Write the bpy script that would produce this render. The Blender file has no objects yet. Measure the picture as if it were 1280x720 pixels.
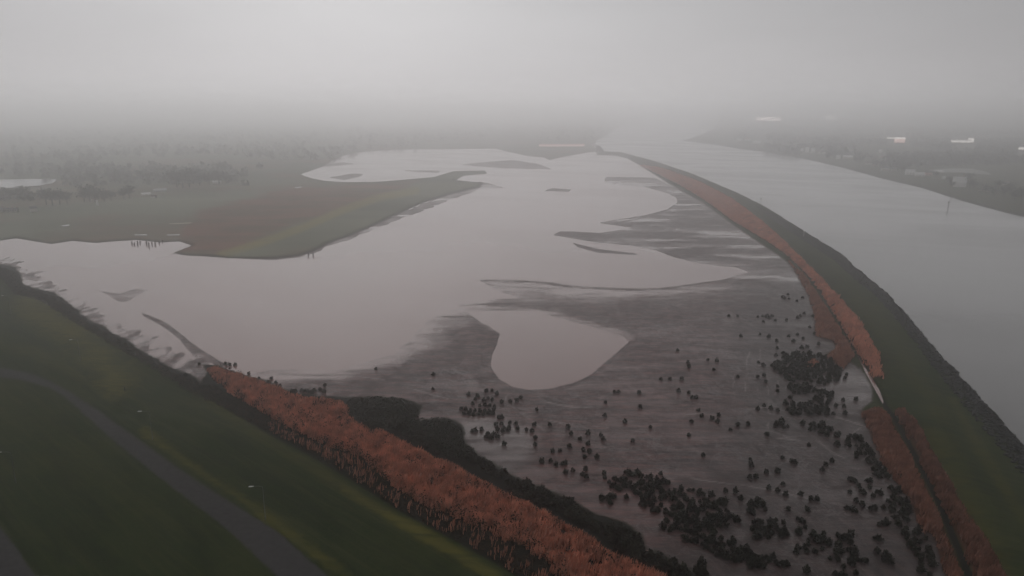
import bpy, math, random
import numpy as np
from mathutils import Vector, geometry

random.seed(7); rng = np.random.default_rng(7)
R = math.radians
S = bpy.context.scene
COL = S.collection

# ------------------------------------------------------------------ camera, light, exposure
CAM_H = 90.0                       # drone height in metres
FPX = 914.0                        # focal length in pixels of a 1280 wide frame
HORIZON = 135.0                    # image row of the horizon
PITCH = math.atan((360 - HORIZON) / FPX)
cam = bpy.data.cameras.new('camera'); cam_o = bpy.data.objects.new('camera', cam); COL.objects.link(cam_o)
cam.sensor_width = 36; cam.lens = 36 * FPX / 1280
cam.clip_start = 0.5; cam.clip_end = 150000
cam_o.location = (0, 0, CAM_H); cam_o.rotation_euler = (math.pi/2 - PITCH, 0, 0)
S.camera = cam_o

SUN_EL, SUN_AZ = 26, -12           # sun veiled by thick cloud
S.view_settings.view_transform = 'Standard'; S.view_settings.look = 'None'
S.view_settings.exposure = 0.33; S.view_settings.gamma = 1.0
S.view_settings.use_curve_mapping = False
W = bpy.data.worlds.new("World"); S.world = W; W.use_nodes = True
nt = W.node_tree; nt.nodes.clear()
def WN(t): return nt.nodes.new(t)
out = WN('ShaderNodeOutputWorld'); bg = WN('ShaderNodeBackground'); nt.links.new(bg.outputs[0], out.inputs['Surface'])
sky = WN('ShaderNodeTexSky'); sky.sky_type = 'NISHITA'; sky.sun_disc = False
sky.sun_elevation = R(SUN_EL); sky.sun_rotation = R(SUN_AZ)
sky.air_density = 2.0; sky.dust_density = 8.0; sky.ozone_density = 1.0
# overcast: the clear sky is veiled by an even grey cloud deck with faint structure
hsv = WN('ShaderNodeHueSaturation'); hsv.inputs['Saturation'].default_value = 0.12
nt.links.new(sky.outputs[0], hsv.inputs['Color'])
tc = WN('ShaderNodeTexCoord'); mp = WN('ShaderNodeMapping'); mp.inputs['Scale'].default_value = (1.2, 1.2, 7)
nt.links.new(tc.outputs['Generated'], mp.inputs['Vector'])
nz = WN('ShaderNodeTexNoise'); nz.inputs['Scale'].default_value = 2.2; nz.inputs['Detail'].default_value = 3
nt.links.new(mp.outputs[0], nz.inputs['Vector'])
sep = WN('ShaderNodeSeparateXYZ'); nt.links.new(tc.outputs['Generated'], sep.inputs[0])
ramp = WN('ShaderNodeValToRGB'); nt.links.new(sep.outputs['Z'], ramp.inputs[0])
GLOW = 0.25
SKY_RAMP = [(0.0, (4.5, 4.38, 4.42)), (0.02, (4.45, 4.33, 4.38)), (0.05, (4.32, 4.21, 4.27)), (0.13, (3.72, 3.68, 3.76)), (0.3, (4.4, 4.33, 4.35)), (0.5, (2.8, 2.78, 2.8)), (1.0, (1.9, 1.9, 1.92))]
cr = ramp.color_ramp
while len(cr.elements) < len(SKY_RAMP): cr.elements.new(0.5)
for e, (p, c) in zip(cr.elements, SKY_RAMP):
    e.position = p; e.color = (c[0]/5, c[1]/5, c[2]/5, 1)
nmul = WN('ShaderNodeMath'); nmul.operation = 'MULTIPLY_ADD'; nmul.inputs[1].default_value = 0.9; nmul.inputs[2].default_value = 4.55
nt.links.new(nz.outputs['Fac'], nmul.inputs[0])
vm = WN('ShaderNodeVectorMath'); vm.operation = 'SCALE'
nt.links.new(ramp.outputs[0], vm.inputs[0]); nt.links.new(nmul.outputs[0], vm.inputs['Scale'])
mx = WN('ShaderNodeMix'); mx.data_type = 'RGBA'; mx.inputs[0].default_value = 0.98
nt.links.new(hsv.outputs[0], mx.inputs[6]); nt.links.new(vm.outputs[0], mx.inputs[7])
# the cloud is brightest where it veils the low light ahead, and dims to the sides and behind
GEL, GAZ = R(19), R(-12)
dt = WN('ShaderNodeVectorMath'); dt.operation = 'DOT_PRODUCT'; nt.links.new(tc.outputs['Generated'], dt.inputs[0])
dt.inputs[1].default_value = (math.sin(GAZ)*math.cos(GEL), math.cos(GAZ)*math.cos(GEL), math.sin(GEL))
def WM(op, a, b, c=0.0):
    x = WN('ShaderNodeMath'); x.operation = op
    for i, v in enumerate((a, b, c)):
        if hasattr(v, 'node'): nt.links.new(v, x.inputs[i])
        else: x.inputs[i].default_value = v
    return x.outputs[0]
dpos = WM('MAXIMUM', dt.outputs['Value'], 0.0)
glow = WM('ADD', WM('MULTIPLY_ADD', WM('POWER', dpos, 3.5), 0.56, 0.55), WM('MULTIPLY', WM('POWER', dpos, 40.0), GLOW))
vm2 = WN('ShaderNodeVectorMath'); vm2.operation = 'SCALE'
nt.links.new(mx.outputs[2], vm2.inputs[0]); nt.links.new(glow, vm2.inputs['Scale'])
nt.links.new(vm2.outputs[0], bg.inputs['Color']); bg.inputs['Strength'].default_value = 0.1

sl = bpy.data.lights.new('sun', 'SUN'); sl.energy = 0.63; sl.angle = R(110); sl.color = (1.0, 0.975, 0.98)
so = bpy.data.objects.new('sun', sl); COL.objects.link(so)
dirv = Vector((math.sin(R(SUN_AZ))*math.cos(R(SUN_EL)), math.cos(R(SUN_AZ))*math.cos(R(SUN_EL)), math.sin(R(SUN_EL))))
so.rotation_euler = dirv.to_track_quat('Z', 'Y').to_euler(); so.location = (0, 0, 300)
S.cycles.volume_bounces = 8; S.cycles.max_bounces = 12; S.cycles.use_denoising = True

HAZE_DENSITY = 1/1120; HAZE_G = 0.85; HAZE_COL = (0.985, 0.985, 0.988)

# ------------------------------------------------------------------ maths
CP, SP = math.cos(PITCH), math.sin(PITCH)
def ground(px, py, z=0.0):
    """pixel of the 1280x720 photograph -> point on the level z"""
    px = np.asarray(px, float); py = np.asarray(py, float)
    a = (px - 640)/FPX; b = (360 - py)/FPX
    dy = CP + b*SP; dz = -SP + b*CP
    t = (z - CAM_H)/dz
    return a*t, dy*t
def pixel(x, y, z=0.0):
    zc = y*CP - (z - CAM_H)*SP
    yc = y*SP + (z - CAM_H)*CP
    zc = np.maximum(zc, 1.0)
    return 640 + FPX*x/zc, 360 - FPX*yc/zc
def vnoise(x, y, seed=0):
    xi = np.floor(x).astype(np.int64); yi = np.floor(y).astype(np.int64)
    fx = x - xi; fy = y - yi; fx = fx*fx*(3-2*fx); fy = fy*fy*(3-2*fy)
    def h(i, j):
        n = (i*374761393 + j*668265263 + seed*974634777) & 0x7fffffff
        n = ((n ^ (n >> 13))*1274126177) & 0x7fffffff
        return ((n ^ (n >> 16)) & 0xffff)/65535.0
    return (h(xi, yi)*(1-fx) + h(xi+1, yi)*fx)*(1-fy) + (h(xi, yi+1)*(1-fx) + h(xi+1, yi+1)*fx)*fy
def fbm(x, y, seed=0, n=4):
    s = 0; a = 0.5; t = 0
    for k in range(n):
        s = s + a*vnoise(x, y, seed+k); t += a; a *= 0.55
        x, y = (x*.80 - y*.60)*2.03 + 7.3, (x*.60 + y*.80)*2.03 - 3.1
    return s/t
def sdf(X, Y, poly, kx=1.0):
    """signed distance to a polygon, positive inside"""
    P = np.array(poly, float); X = X*kx; P = P*np.array([kx, 1.0])
    d = np.full(X.shape, 1e18); ins = np.zeros(X.shape, bool); n = len(P)
    for i in range(n):
        ax, ay = P[i]; bx, by = P[(i+1) % n]
        ex, ey = bx-ax, by-ay; L = ex*ex+ey*ey+1e-12
        t = np.clip(((X-ax)*ex+(Y-ay)*ey)/L, 0, 1)
        d = np.minimum(d, (X-ax-t*ex)**2+(Y-ay-t*ey)**2)
        c = ((ay > Y) != (by > Y)) & (X < (bx-ax)*(Y-ay)/((by-ay) + 1e-12)+ax)
        ins ^= c
    d = np.sqrt(d); return np.where(ins, d, -d)
def pline(X, Y, pts, kx=1.0):
    d = np.full(X.shape, 1e18); X = X*kx
    for (ax, ay), (bx, by) in zip(pts[:-1], pts[1:]):
        ax, bx = ax*kx, bx*kx
        ex, ey = bx-ax, by-ay; L = ex*ex+ey*ey+1e-12
        t = np.clip(((X-ax)*ex+(Y-ay)*ey)/L, 0, 1)
        d = np.minimum(d, (X-ax-t*ex)**2+(Y-ay-t*ey)**2)
    return np.sqrt(d)
def sst(a, b, x):
    t = np.clip((x-a)/(b-a), 0, 1); return t*t*(3-2*t)

# ------------------------------------------------------------------ traced outlines (photograph pixels, laid on the ground)
DIKE_OUT = [(746,189),(776,190),(818,201),(868,218),(920,240),(951,255),(968,265),(1008,290),(1052,317),(1079,341),(1106,363),(1136,395),(1163,428),(1213,482),(1240,512),(1280,557),(1330,620),(1400,720),(1700,1150)]
DIKE_IN = [(1320,1150),(1260,900),(1215,760),(1180,712),(1165,662),(1149,655),(1140,627),(1118,596),(1099,572),(1087,537),(1074,512),(1090,500),(1085,480),(1075,462),(1062,452),(1048,452),(1033,442),(1045,432),(1042,418),(1021,415),(1018,388),(1010,364),(995,338),(970,318),(945,302),(915,281),(880,255),(850,238),(826,223),(806,210),(784,198),(765,194),(746,194)]
DIKE = DIKE_OUT + DIKE_IN
LEFT_SHORE = [(-600,240),(-300,285),(-60,322),(0,330),(20,335),(30,357),(67,366),(84,378),(111,401),(134,412),(161,428),(188,445),(215,461),(235,468),(250,480),(256,470),(256,456),(270,457),(290,462),(303,466),(336,479),(370,491),(400,497),(440,498),(475,497),(505,500),(524,508),(522,520),(508,528),(520,526),(560,524),(576,532),(578,555),(600,570),(633,592),(660,603),(690,614),(720,630),(745,645),(775,655),(800,668),(806,690),(825,692),(850,705),(900,735),(1000,820),(1200,1150)]
LEFT_LAND = LEFT_SHORE + [(-900,1150),(-900,240)]
GRASS_EDGE = [(-600,255),(-300,300),(-60,336),(0,344),(20,364),(50,374),(84,395),(118,415),(151,435),(188,456),(235,486),(279,509),(336,543),(387,570),(439,601),(497,638),(555,669),(618,704),(649,722),(760,800),(950,1000),(1060,1150)]
LEFT_GRASS = GRASS_EDGE + [(-900,1150),(-900,255)]
ROAD = [(-300,440),(-100,452),(0,459),(30,464),(60,474),(92,492),(121,511),(168,545),(239,596),(350,666),(410,720),(560,860),(800,1150),(620,1150),(440,860),(345,720),(289,666),(198,596),(134,545),(98,512),(80,496),(60,484),(30,476),(0,472),(-100,466),(-300,455)]
ROAD2 = [(-160,540),(-60,605),(0,657),(20,683),(46,720),(150,880),(300,1150),(160,1150),(40,880),(-10,760),(-60,670),(-160,590)]
FARLAND = [(-1200,175),(-1200,300),(-200,300),(0,301),(20,298),(45,302),(65,305),(90,301),(120,304),(140,302),(170,300),(200,303),(225,302),(240,307),(217,316),(230,319),(262,320),(290,323),(340,323),(375,319),(395,312),(410,304),(440,293),(470,280),(500,266),(530,253),(560,243),(598,234),(602,229),(571,225),(579,220),(610,217),(606,213),(567,214),(543,221),(502,225),(472,227),(431,228),(405,226),(390,223),(376,218),(401,209),(417,200),(428,195),(451,190),(490,187.5),(533,186.5),(620,186),(640,191),(660,195),(680,197),(687,200.5),(700,197),(735,190.5),(752,190),(752,185),(737,181),(748,177),(775,171),(795,167),(830,158),(858,151.5),(862,148),(880,146),(-1200,136.5)]
RIGHT_LAND = [(853,176),(894,181),(930,187),(951,189),(1001,197.5),(1052,209),(1102,223),(1153,235),(1203,251),(1247,263),(1280,271),(1400,305),(1600,360),(2200,520),(2600,136.5),(905,146),(898,152),(893,160),(878,168)]
RIVER = [(758,192),(776,192),(800,199),(850,222),(900,243),(951,268),(1000,300),(1050,340),(1100,390),(1150,450),(1200,520),(1260,600),(1340,740),(1480,1000),(1800,1150),(2700,1000),(2700,400),(1600,300),(1280,230),(1000,180),(930,160),(915,141),(850,141),(780,155),(745,176),(744,188)]
MUD_MAIN = [(597,350),(656,351.5),(687,354),(733,359),(786,360.5),(815,360.5),(847,358),(879,353),(900,350),(930,343),(960,332),(1010,340),(1040,400),(1080,470),(1110,520),(1200,680),(1300,1150),(1100,1150),(860,715),(720,640),(577,567),(500,520),(420,504),(350,492),(300,472),(340,462),(420,463),(490,445),(520,418),(540,398),(575,386),(573,381),(600,377),(650,374),(620,364)]
HEART = [(585,390),(600,402),(613,409),(625,418),(622,432),(614,445),(613,458),(624,474),(640,483),(661,487),(687,485),(714,479),(741,466),(762,447),(786,427),(780,421),(757,414),(730,406),(693,396),(674,389),(640,388.5)]
MUD_FAR = [(756,221),(818,222),(900,262),(960,300),(1010,345),(950,345),(920,334),(893,332),(864,327),(841,321),(820,313),(790,307),(745,303),(691,294),(700,289),(750,291),(790,285),(747,278.5),(772,274.5),(806,269),(833,262),(847,253),(845,247),(833,241),(806,234),(777,231),(756,228)]
BARS = [[(715,303),(747,311),(793,316.5),(800,319),(747,316),(722,309)],
        [(575,206),(600,203),(640,200),(670,204),(692,212),(660,211),(620,210)],
        [(500,212.5),(550,213.5),(548,216),(520,215)],
        [(410,222),(440,217),(455,217.5),(450,221),(430,225)],
        [(136,369),(147,377),(158,377),(187,362),(170,360.5),(150,367)],
        [(176,390),(208,403),(237,426),(256,440),(284,456),(272,459),(250,444),(228,427),(205,409),(180,395)],
        [(120,363),(150,367),(140,370)],
        [(395,206),(430,203),(445,205),(400,209)],
        [(226,425),(255,444),(262,456),(244,448)],
        [(690,235),(715,237),(710,240),(680,239)]]
SHORE_MUD = [(-60,318),(20,328),(42,338),(60,352),(96,372),(120,392),(150,404),(185,425),(215,440),(250,452),(262,470),(255,490),(200,470),(100,410),(0,345),(-60,340)]
ISLAND_MUD = [(217,317),(262,322),(340,326),(380,322),(412,308),(445,297),(500,275),(560,252),(605,236),(640,236),(600,226),(560,240),(470,278),(410,301),(375,316),(330,320)]
DITCH = [(1067,437),(1070,438),(1081,457),(1092,474),(1100,487),(1106,503),(1106,510),(1102,504),(1092,486),(1081,466)]
DITCH_LINE = [(940,290),(961,302),(986,320),(1008,341),(1025,364),(1045,395),(1065,430),(1088,470),(1108,510),(1118,522),(1145,572),(1173,627),(1208,712),(1260,820),(1360,1050)]
REED_LEFT = [(258,459),(270,461),(303,470),(336,483),(370,496),(400,502),(432,505),(440,520),(450,534),(480,541),(497,549),(530,569),(555,579),(587,595),(633,618),(672,638),(723,666),(769,697),(828,722),(930,790),(1050,900),(900,900),(760,790),(705,736),(668,700),(641,684),(594,662),(550,645),(520,632),(478,606),(452,574),(418,566),(380,551),(340,524),(300,499),(282,490),(266,473)]
REED_RIGHT = [(800,206),(826,211),(850,220),(875,229),(917,252),(951,278),(984,306),(1018,339),(1052,375),(1079,409),(1099,443),(1106,472),(1090,470),(1078,450),(1068,432),(1047,397),(1027,366),(1010,343),(986,320),(961,302),(917,276),(880,249),(850,231),(820,216)]
REED_RIGHT_LOW = [(1118,513),(1130,512),(1143,524),(1173,577),(1201,628),(1228,667),(1256,716),(1300,800),(1420,1000),(1370,1000),(1270,820),(1217,716),(1179,631),(1151,576),(1124,524)]
REED_MID_LOW = [(1076,516),(1100,510),(1112,522),(1142,576),(1168,631),(1203,716),(1256,820),(1220,830),(1182,716),(1167,668),(1150,662),(1142,631),(1120,600),(1101,576),(1089,541)]
REED_MID_UP = [(985,324),(993,333),(1005,343),(1021,366),(1041,397),(1061,430),(1068,444),(1055,458),(1040,449),(1033,445),(1045,434),(1042,423),(1021,418),(1018,390),(1010,366),(997,342)]

Gp = lambda pts: [tuple(float(v) for v in ground(px, max(py, 139.0))) for px, py in pts]
W_LEFT = Gp(LEFT_LAND); W_DIKE = Gp(DIKE)

def terrain(X, Y):
    """height of the ground, and the distances that also drive its cover"""
    u, v = pixel(X, Y, 0.0)
    n1 = .75*(fbm(X/9, Y/9, 3) - 0.5) + .45*(fbm(X/2.5, Y/2.5, 4) - 0.5); n2 = fbm(X/40, Y/40, 11) - 0.5; n3 = fbm(X/140, Y/140, 19)-0.5
    uu = u + n1*5*np.clip((v-200)/200, 0.15, 1.5); vv = v + (n1*3.0 + n2*5)*np.clip((v-170)/250, 0.05, 1)
    k = 0.35
    d_mud = sdf(uu, vv + n3*3*np.clip((v-220)/100, 0, 1), MUD_MAIN, k)
    heart = sdf(u + n2*5 + n1*3, v + n2*2.5 + n1*1.2 + (fbm(X/2.2, Y/2.2, 5)-.5)*1.2, HEART, 0.6)
    # an open water tongue leads off the top left of the pool
    d_mud = np.minimum(d_mud, -heart*1.6)
    d_mud = np.maximum(d_mud, sdf(uu, v + n1*2*np.clip((v-200)/200, .1, 1), MUD_FAR, k))
    for b in BARS: d_mud = np.maximum(d_mud, sdf(uu, v + n1*1.2, b, k))
    d_mud = np.maximum(d_mud, sdf(uu + n2*14, vv, SHORE_MUD, 0.5)*0.35 + 9*(fbm(X/4, Y/9, 57, 5)-.5))
    d_mud = np.maximum(d_mud, sdf(uu + n1*14, v, ISLAND_MUD, 0.4)*0.6 - 0.4)
    slope = 0.018 + 0.02*(v < 330)
    zm = np.clip(d_mud*slope, -0.5, 0.22) + 0.05*(n1+0.3*n2)*(d_mud > -1)*sst(0, 8, d_mud)
    wl = sdf(X + n1*2.5, Y + n1*2.5, W_LEFT); wd = sdf(X + n1*3, Y, W_DIKE)
    fl = sdf(u, v, FARLAND, 0.5); rl = sdf(u, v, RIGHT_LAND, 0.5)
    z = zm
    z = np.where(wl > -1, np.maximum(z, np.clip(wl*0.3, -.3, .9) + 1.9*sst(12, 40, wl) + 0.5*n2*sst(5, 30, wl)), z)
    z = np.where(wd > -1, np.maximum(z, np.clip(wd*0.28, -.3, .5) + 1.6*sst(8, 26, wd)), z)
    dl = pline(u, v, DITCH_LINE, 1.0); wpx = np.clip((v-260)/90, .6, 4.5)
    z = np.where(wd > 1, np.minimum(z, np.maximum(z - 0.9*(1-sst(0.4, 1.6, dl/wpx)), .12)), z)
    dd = sdf(u, v, DITCH, 1.0); z = np.where(dd > -2, np.minimum(z, 0.06 - 0.15*sst(-.5, 3, dd)), z)
    z = np.where(fl > -1, np.maximum(z, np.clip(0.35*fl, -.3, .9) + 0.3*n2), z)
    # river bed
    riv = (u > 740) & (wd < 0) & (rl < 0) & (sdf(u, v, RIVER, 1.0) > 0)
    z = np.where(riv, np.maximum(-1.2, -0.3+wd*0.1), z)
    z = np.where(rl > -1, np.maximum(np.where(riv, -1.2, z), np.clip(1.2*rl, -.5, 1.5) + 0.3*n2), z)
    return z, dict(u=u, v=v, mud=d_mud, wl=wl, wd=wd, fl=fl, rl=rl, riv=riv, n1=n1, n2=n2, n3=n3, dl=dl/wpx, dd=dd)
def zat(x, y):
    z, _ = terrain(np.array([x], float), np.array([y], float)); return float(z[0])
def place(px, py, it=3):
    """world points on the terrain seen at these pixels"""
    z = np.zeros(np.shape(px))
    for _ in range(it):
        X, Y = ground(px, py, z); z, _d = terrain(X, Y); z = np.maximum(z, 0)
    return X, Y, z

# ------------------------------------------------------------------ helpers
def tag(o, label=None, cat=None, group=None, kind=None):
    if label: o['label'] = label
    if cat: o['category'] = cat
    if group: o['group'] = group
    if kind: o['kind'] = kind
    return o
def mesh_np(name, V, F, mat=None, parent=None, smooth=False, link=True):
    me = bpy.data.meshes.new(name); V = np.asarray(V, np.float32); F = np.asarray(F, np.int32)
    n, k = F.shape
    me.vertices.add(len(V)); me.vertices.foreach_set('co', V.ravel())
    me.loops.add(n*k); me.loops.foreach_set('vertex_index', F.ravel())
    me.polygons.add(n); me.polygons.foreach_set('loop_start', np.arange(0, n*k, k, dtype=np.int32))
    me.update(calc_edges=True)
    if smooth: me.polygons.foreach_set('use_smooth', np.ones(n, bool))
    if mat: me.materials.append(mat)
    if not link: return me
    o = bpy.data.objects.new(name, me); COL.objects.link(o)
    if parent: o.parent = parent
    return o
class Build:
    """collects polygons of one part"""
    def __init__(s): s.v = []; s.f = []
    def add(s, vs, fs):
        b = len(s.v); s.v += [tuple(p) for p in vs]; s.f += [tuple(i+b for i in f) for f in fs]
    def box(s, c, d, rz=0.0):
        x, y, z = c; hx, hy, hz = d[0]/2, d[1]/2, d[2]/2; ca, sa = math.cos(rz), math.sin(rz)
        vs = [(x+ca*i*hx-sa*j*hy, y+sa*i*hx+ca*j*hy, z+k*hz) for k in (-1, 1) for j in (-1, 1) for i in (-1, 1)]
        s.add(vs, [(0,2,3,1),(4,5,7,6),(0,1,5,4),(2,6,7,3),(0,4,6,2),(1,3,7,5)])
    def tube(s, pts, radii, n=8):
        rings = []; pts = [Vector(p) for p in pts]
        for i, p in enumerate(pts):
            d = (pts[min(i+1, len(pts)-1)] - pts[max(i-1, 0)]).normalized()
            a = d.orthogonal().normalized(); b = d.cross(a)
            rings.append([p + (a*math.cos(t*2*math.pi/n) + b*math.sin(t*2*math.pi/n))*radii[i] for t in range(n)])
        vs = [q for r in rings for q in r]; fs = []
        for i in range(len(pts)-1):
            for t in range(n):
                fs.append((i*n+t, i*n+(t+1) % n, (i+1)*n+(t+1) % n, (i+1)*n+t))
        fs.append(tuple(range(n-1, -1, -1))); fs.append(tuple((len(pts)-1)*n+t for t in range(n)))
        s.add(vs, fs)
    def prism_roof(s, c, w, d, h, rz=0.0, over=0.4):
        x, y, z = c; ca, sa = math.cos(rz), math.sin(rz); hw, hd = w/2+over, d/2+over
        pts = [(-hw,-hd,0),(hw,-hd,0),(hw,hd,0),(-hw,hd,0),(-hw,0,h),(hw,0,h),
               (-hw,-hd,-.2),(hw,-hd,-.2),(hw,hd,-.2),(-hw,hd,-.2)]
        s.add([(x+ca*a-sa*b, y+sa*a+ca*b, z+e) for a, b, e in pts],
              [(0,1,5,4),(2,3,4,5),(3,0,4),(1,2,5),(6,9,8,7),(0,6,7,1),(1,7,8,2),(2,8,9,3),(3,9,6,0)])
    def build(s, name, mat, parent=None, smooth=False):
        me = bpy.data.meshes.new(name); me.from_pydata([tuple(map(float, p)) for p in s.v], [], s.f); me.update()
        if smooth: me.polygons.foreach_set('use_smooth', np.ones(len(me.polygons), bool))
        me.materials.append(mat); o = bpy.data.objects.new(name, me); COL.objects.link(o)
        if parent: o.parent = parent
        return o
def empty(name, loc, rz=0.0):
    o = bpy.data.objects.new(name, None); COL.objects.link(o); o.location = loc; o.rotation_euler = (0, 0, rz)
    o.empty_display_size = 0.5; return o
def copy_tree(o, parent=None):
    c = o.copy(); COL.objects.link(c)
    if parent: c.parent = parent
    for ch in list(o.children): copy_tree(ch, c)
    return c

# ------------------------------------------------------------------ materials
def new_mat(name):
    m = bpy.data.materials.new(name); m.use_nodes = True; t = m.node_tree; t.nodes.clear()
    o = t.nodes.new('ShaderNodeOutputMaterial'); p = t.nodes.new('ShaderNodeBsdfPrincipled'); t.links.new(p.outputs[0], o.inputs['Surface'])
    return m, t, p
class NT:
    def __init__(s, t): s.t = t
    def n(s, ty, **kw):
        x = s.t.nodes.new(ty)
        for k, v in kw.items(): setattr(x, k, v)
        return x
    def l(s, a, b): s.t.links.new(a, b)
    def put(s, sock, v):
        if hasattr(v, 'node'): s.l(v, sock)
        else:
            try: sock.default_value = v
            except Exception: sock.default_value = tuple(v) + (1,)
    def mix(s, f, a, b):
        x = s.n('ShaderNodeMix', data_type='RGBA'); s.put(x.inputs[0], f)
        for k, v in ((6, a), (7, b)):
            if hasattr(v, 'node'): s.l(v, x.inputs[k])
            else: x.inputs[k].default_value = tuple(v[:3]) + (1,)
        return x.outputs[2]
    def math(s, op, a, b=0.0, c=0.0, clamp=False):
        x = s.n('ShaderNodeMath', operation=op, use_clamp=clamp)
        s.put(x.inputs[0], a); s.put(x.inputs[1], b)
        if op in ('MULTIPLY_ADD',): s.put(x.inputs[2], c)
        return x.outputs[0]
    def noise(s, scale, detail=4, rough=.55, stretch=None, rot=None, dist=0.0):
        g = s.n('ShaderNodeNewGeometry'); v = g.outputs['Position']
        m = s.n('ShaderNodeMapping'); m.inputs['Scale'].default_value = stretch or (1, 1, 1)
        if rot:          # turn first, then stretch
            m0 = s.n('ShaderNodeMapping'); m0.inputs['Rotation'].default_value = (0, 0, rot); s.l(v, m0.inputs['Vector']); v = m0.outputs[0]
        s.l(v, m.inputs['Vector'])
        x = s.n('ShaderNodeTexNoise'); x.inputs['Scale'].default_value = scale; x.inputs['Detail'].default_value = detail
        x.inputs['Roughness'].default_value = rough; x.inputs['Distortion'].default_value = dist
        s.l(m.outputs[0], x.inputs['Vector']); return x.outputs['Fac']
    def ramp(s, f, a, b):
        x = s.n('ShaderNodeMapRange', clamp=True); s.put(x.inputs[0], f); x.inputs[1].default_value = a; x.inputs[2].default_value = b
        return x.outputs[0]

def ground_material():
    m, t, p = new_mat('ground_cover'); q = NT(t)
    A = q.n('ShaderNodeAttribute', attribute_name='cover_a'); B = q.n('ShaderNodeAttribute', attribute_name='cover_b'); C = q.n('ShaderNodeAttribute', attribute_name='cover_c')
    def ch(a):
        s = q.n('ShaderNodeSeparateColor'); q.l(a.outputs['Color'], s.inputs[0]); return s.outputs[0], s.outputs[1], s.outputs[2]
    grass, reed, road = ch(A); wet, yellow, scrub = ch(B); field, grey, groove = ch(C); far = q.n('ShaderNodeAttribute', attribute_name='cover_a').outputs['Alpha']
    fine = q.noise(1.6, 5, .65); mid = q.noise(.22, 4, .6, dist=.6); big = q.noise(.03, 4); streak = q.noise(.5, 4, .6, (.12, 1, 1), .1, .8)
    streak2 = q.noise(.35, 4, .6, (1.6, .25, 1), -.25, .4)
    # mud
    nr = q.noise(.11, 5, .6, (.55, 1, 1), .15, 1.6); ridge = q.ramp(q.math('ABSOLUTE', q.math('SUBTRACT', nr, .5)), .022, .0)
    nr2 = q.noise(.30, 4, .6, (1.2, .45, 1), -.3, 1.2); ridge2 = q.ramp(q.math('ABSOLUTE', q.math('SUBTRACT', nr2, .52)), .03, .0)
    streak3 = q.noise(1.3, 3, .6, (.12, 1, 1), -.05, .5)
    creek = q.math('MULTIPLY', q.math('MAXIMUM', ridge, q.math('MULTIPLY', ridge2, .7)), q.ramp(big, .36, .62))
    mud = q.mix(q.ramp(mid, .35, .68), (.165, .066, .058), (.060, .0245, .0225))
    mud = q.mix(q.math('MULTIPLY', q.ramp(streak, .42, .62), .7), mud, (.030, .017, .0165))
    mudg = q.mix(q.ramp(streak2, .38, .65), (.070, .046, .042), (.021, .0155, .015))
    mud = q.mix(grey, mud, mudg)
    mud = q.mix(q.math('MULTIPLY', q.ramp(streak3, .46, .58), .65), mud, (.026, .018, .0175))
    mud = q.mix(q.math('MULTIPLY', creek, .6), mud, (.15, .125, .12))
    mud = q.mix(wet, mud, q.mix(grey, (.225, .120, .110), (.135, .110, .107)))
    mud = q.mix(groove, mud, (.24, .20, .19))
    # grass with mown and worn streaks
    g = q.mix(q.ramp(big, .38, .62), (.017, .034, .008), (.034, .046, .013))
    g = q.mix(q.math('MULTIPLY', q.ramp(mid, .42, .7), .6), g, (.013, .023, .007))
    g = q.mix(q.math('MULTIPLY', q.ramp(fine, .45, .72), .45), g, (.046, .054, .019))
    ga = np.array(ground(100, 430)); gb = np.array(ground(600, 715)); ang = math.atan2(gb[1]-ga[1], gb[0]-ga[0])
    mown = q.noise(.9, 4, .65, (.05, 1, 1), -ang, .3); mown2 = q.noise(.28, 3, .6, (.12, 1, 1), -ang, .5); tuft = q.noise(5.0, 3, .7)
    g = q.mix(q.math('MULTIPLY', q.ramp(mown, .48, .62), .55), g, (.055, .060, .022))
    g = q.mix(q.math('MULTIPLY', q.ramp(mown2, .50, .66), .6), g, (.012, .020, .007))
    g = q.mix(q.math('MULTIPLY', q.ramp(tuft, .50, .70), .5), g, (.060, .062, .026))
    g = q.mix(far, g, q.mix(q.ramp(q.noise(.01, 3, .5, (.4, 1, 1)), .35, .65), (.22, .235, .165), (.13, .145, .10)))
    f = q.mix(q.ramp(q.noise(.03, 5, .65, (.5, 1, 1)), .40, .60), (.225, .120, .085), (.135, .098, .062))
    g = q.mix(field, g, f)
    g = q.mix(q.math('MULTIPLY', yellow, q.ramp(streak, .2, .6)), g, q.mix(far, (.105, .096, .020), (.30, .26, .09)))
    r = q.mix(q.ramp(fine, .3, .7), (.105, .042, .022), (.06, .03, .018))
    sc = q.mix(q.ramp(fine, .3, .7), (.020, .019, .014), (.010, .011, .009))
    rd = q.mix(q.ramp(q.noise(.8, 5, .6), .35, .7), (.054, .051, .052), (.074, .070, .070))
    c = q.mix(grass, mud, g); c = q.mix(reed, c, r); c = q.mix(scrub, c, sc); c = q.mix(road, c, rd)
    q.l(c, p.inputs['Base Color'])
    land = q.math('MAXIMUM', q.math('MAXIMUM', grass, reed), q.math('MAXIMUM', scrub, road))
    drymud = q.math('MULTIPLY_ADD', q.math('MULTIPLY_ADD', mid, .4, -.2), 1.0, q.math('MULTIPLY_ADD', creek, -.25, .52))
    rm = q.n('ShaderNodeMix', data_type='FLOAT'); q.l(wet, rm.inputs[0]); q.l(drymud, rm.inputs[2]); rm.inputs[3].default_value = .10
    rl = q.n('ShaderNodeMix', data_type='FLOAT'); q.l(land, rl.inputs[0]); q.l(rm.outputs[0], rl.inputs[2]); rl.inputs[3].default_value = .95
    q.l(rl.outputs[0], p.inputs['Roughness'])
    sp = q.n('ShaderNodeMix', data_type='FLOAT'); q.l(land, sp.inputs[0]); q.l(q.math('MULTIPLY_ADD', wet, .05, .2), sp.inputs[2]); sp.inputs[3].default_value = .12
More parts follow.
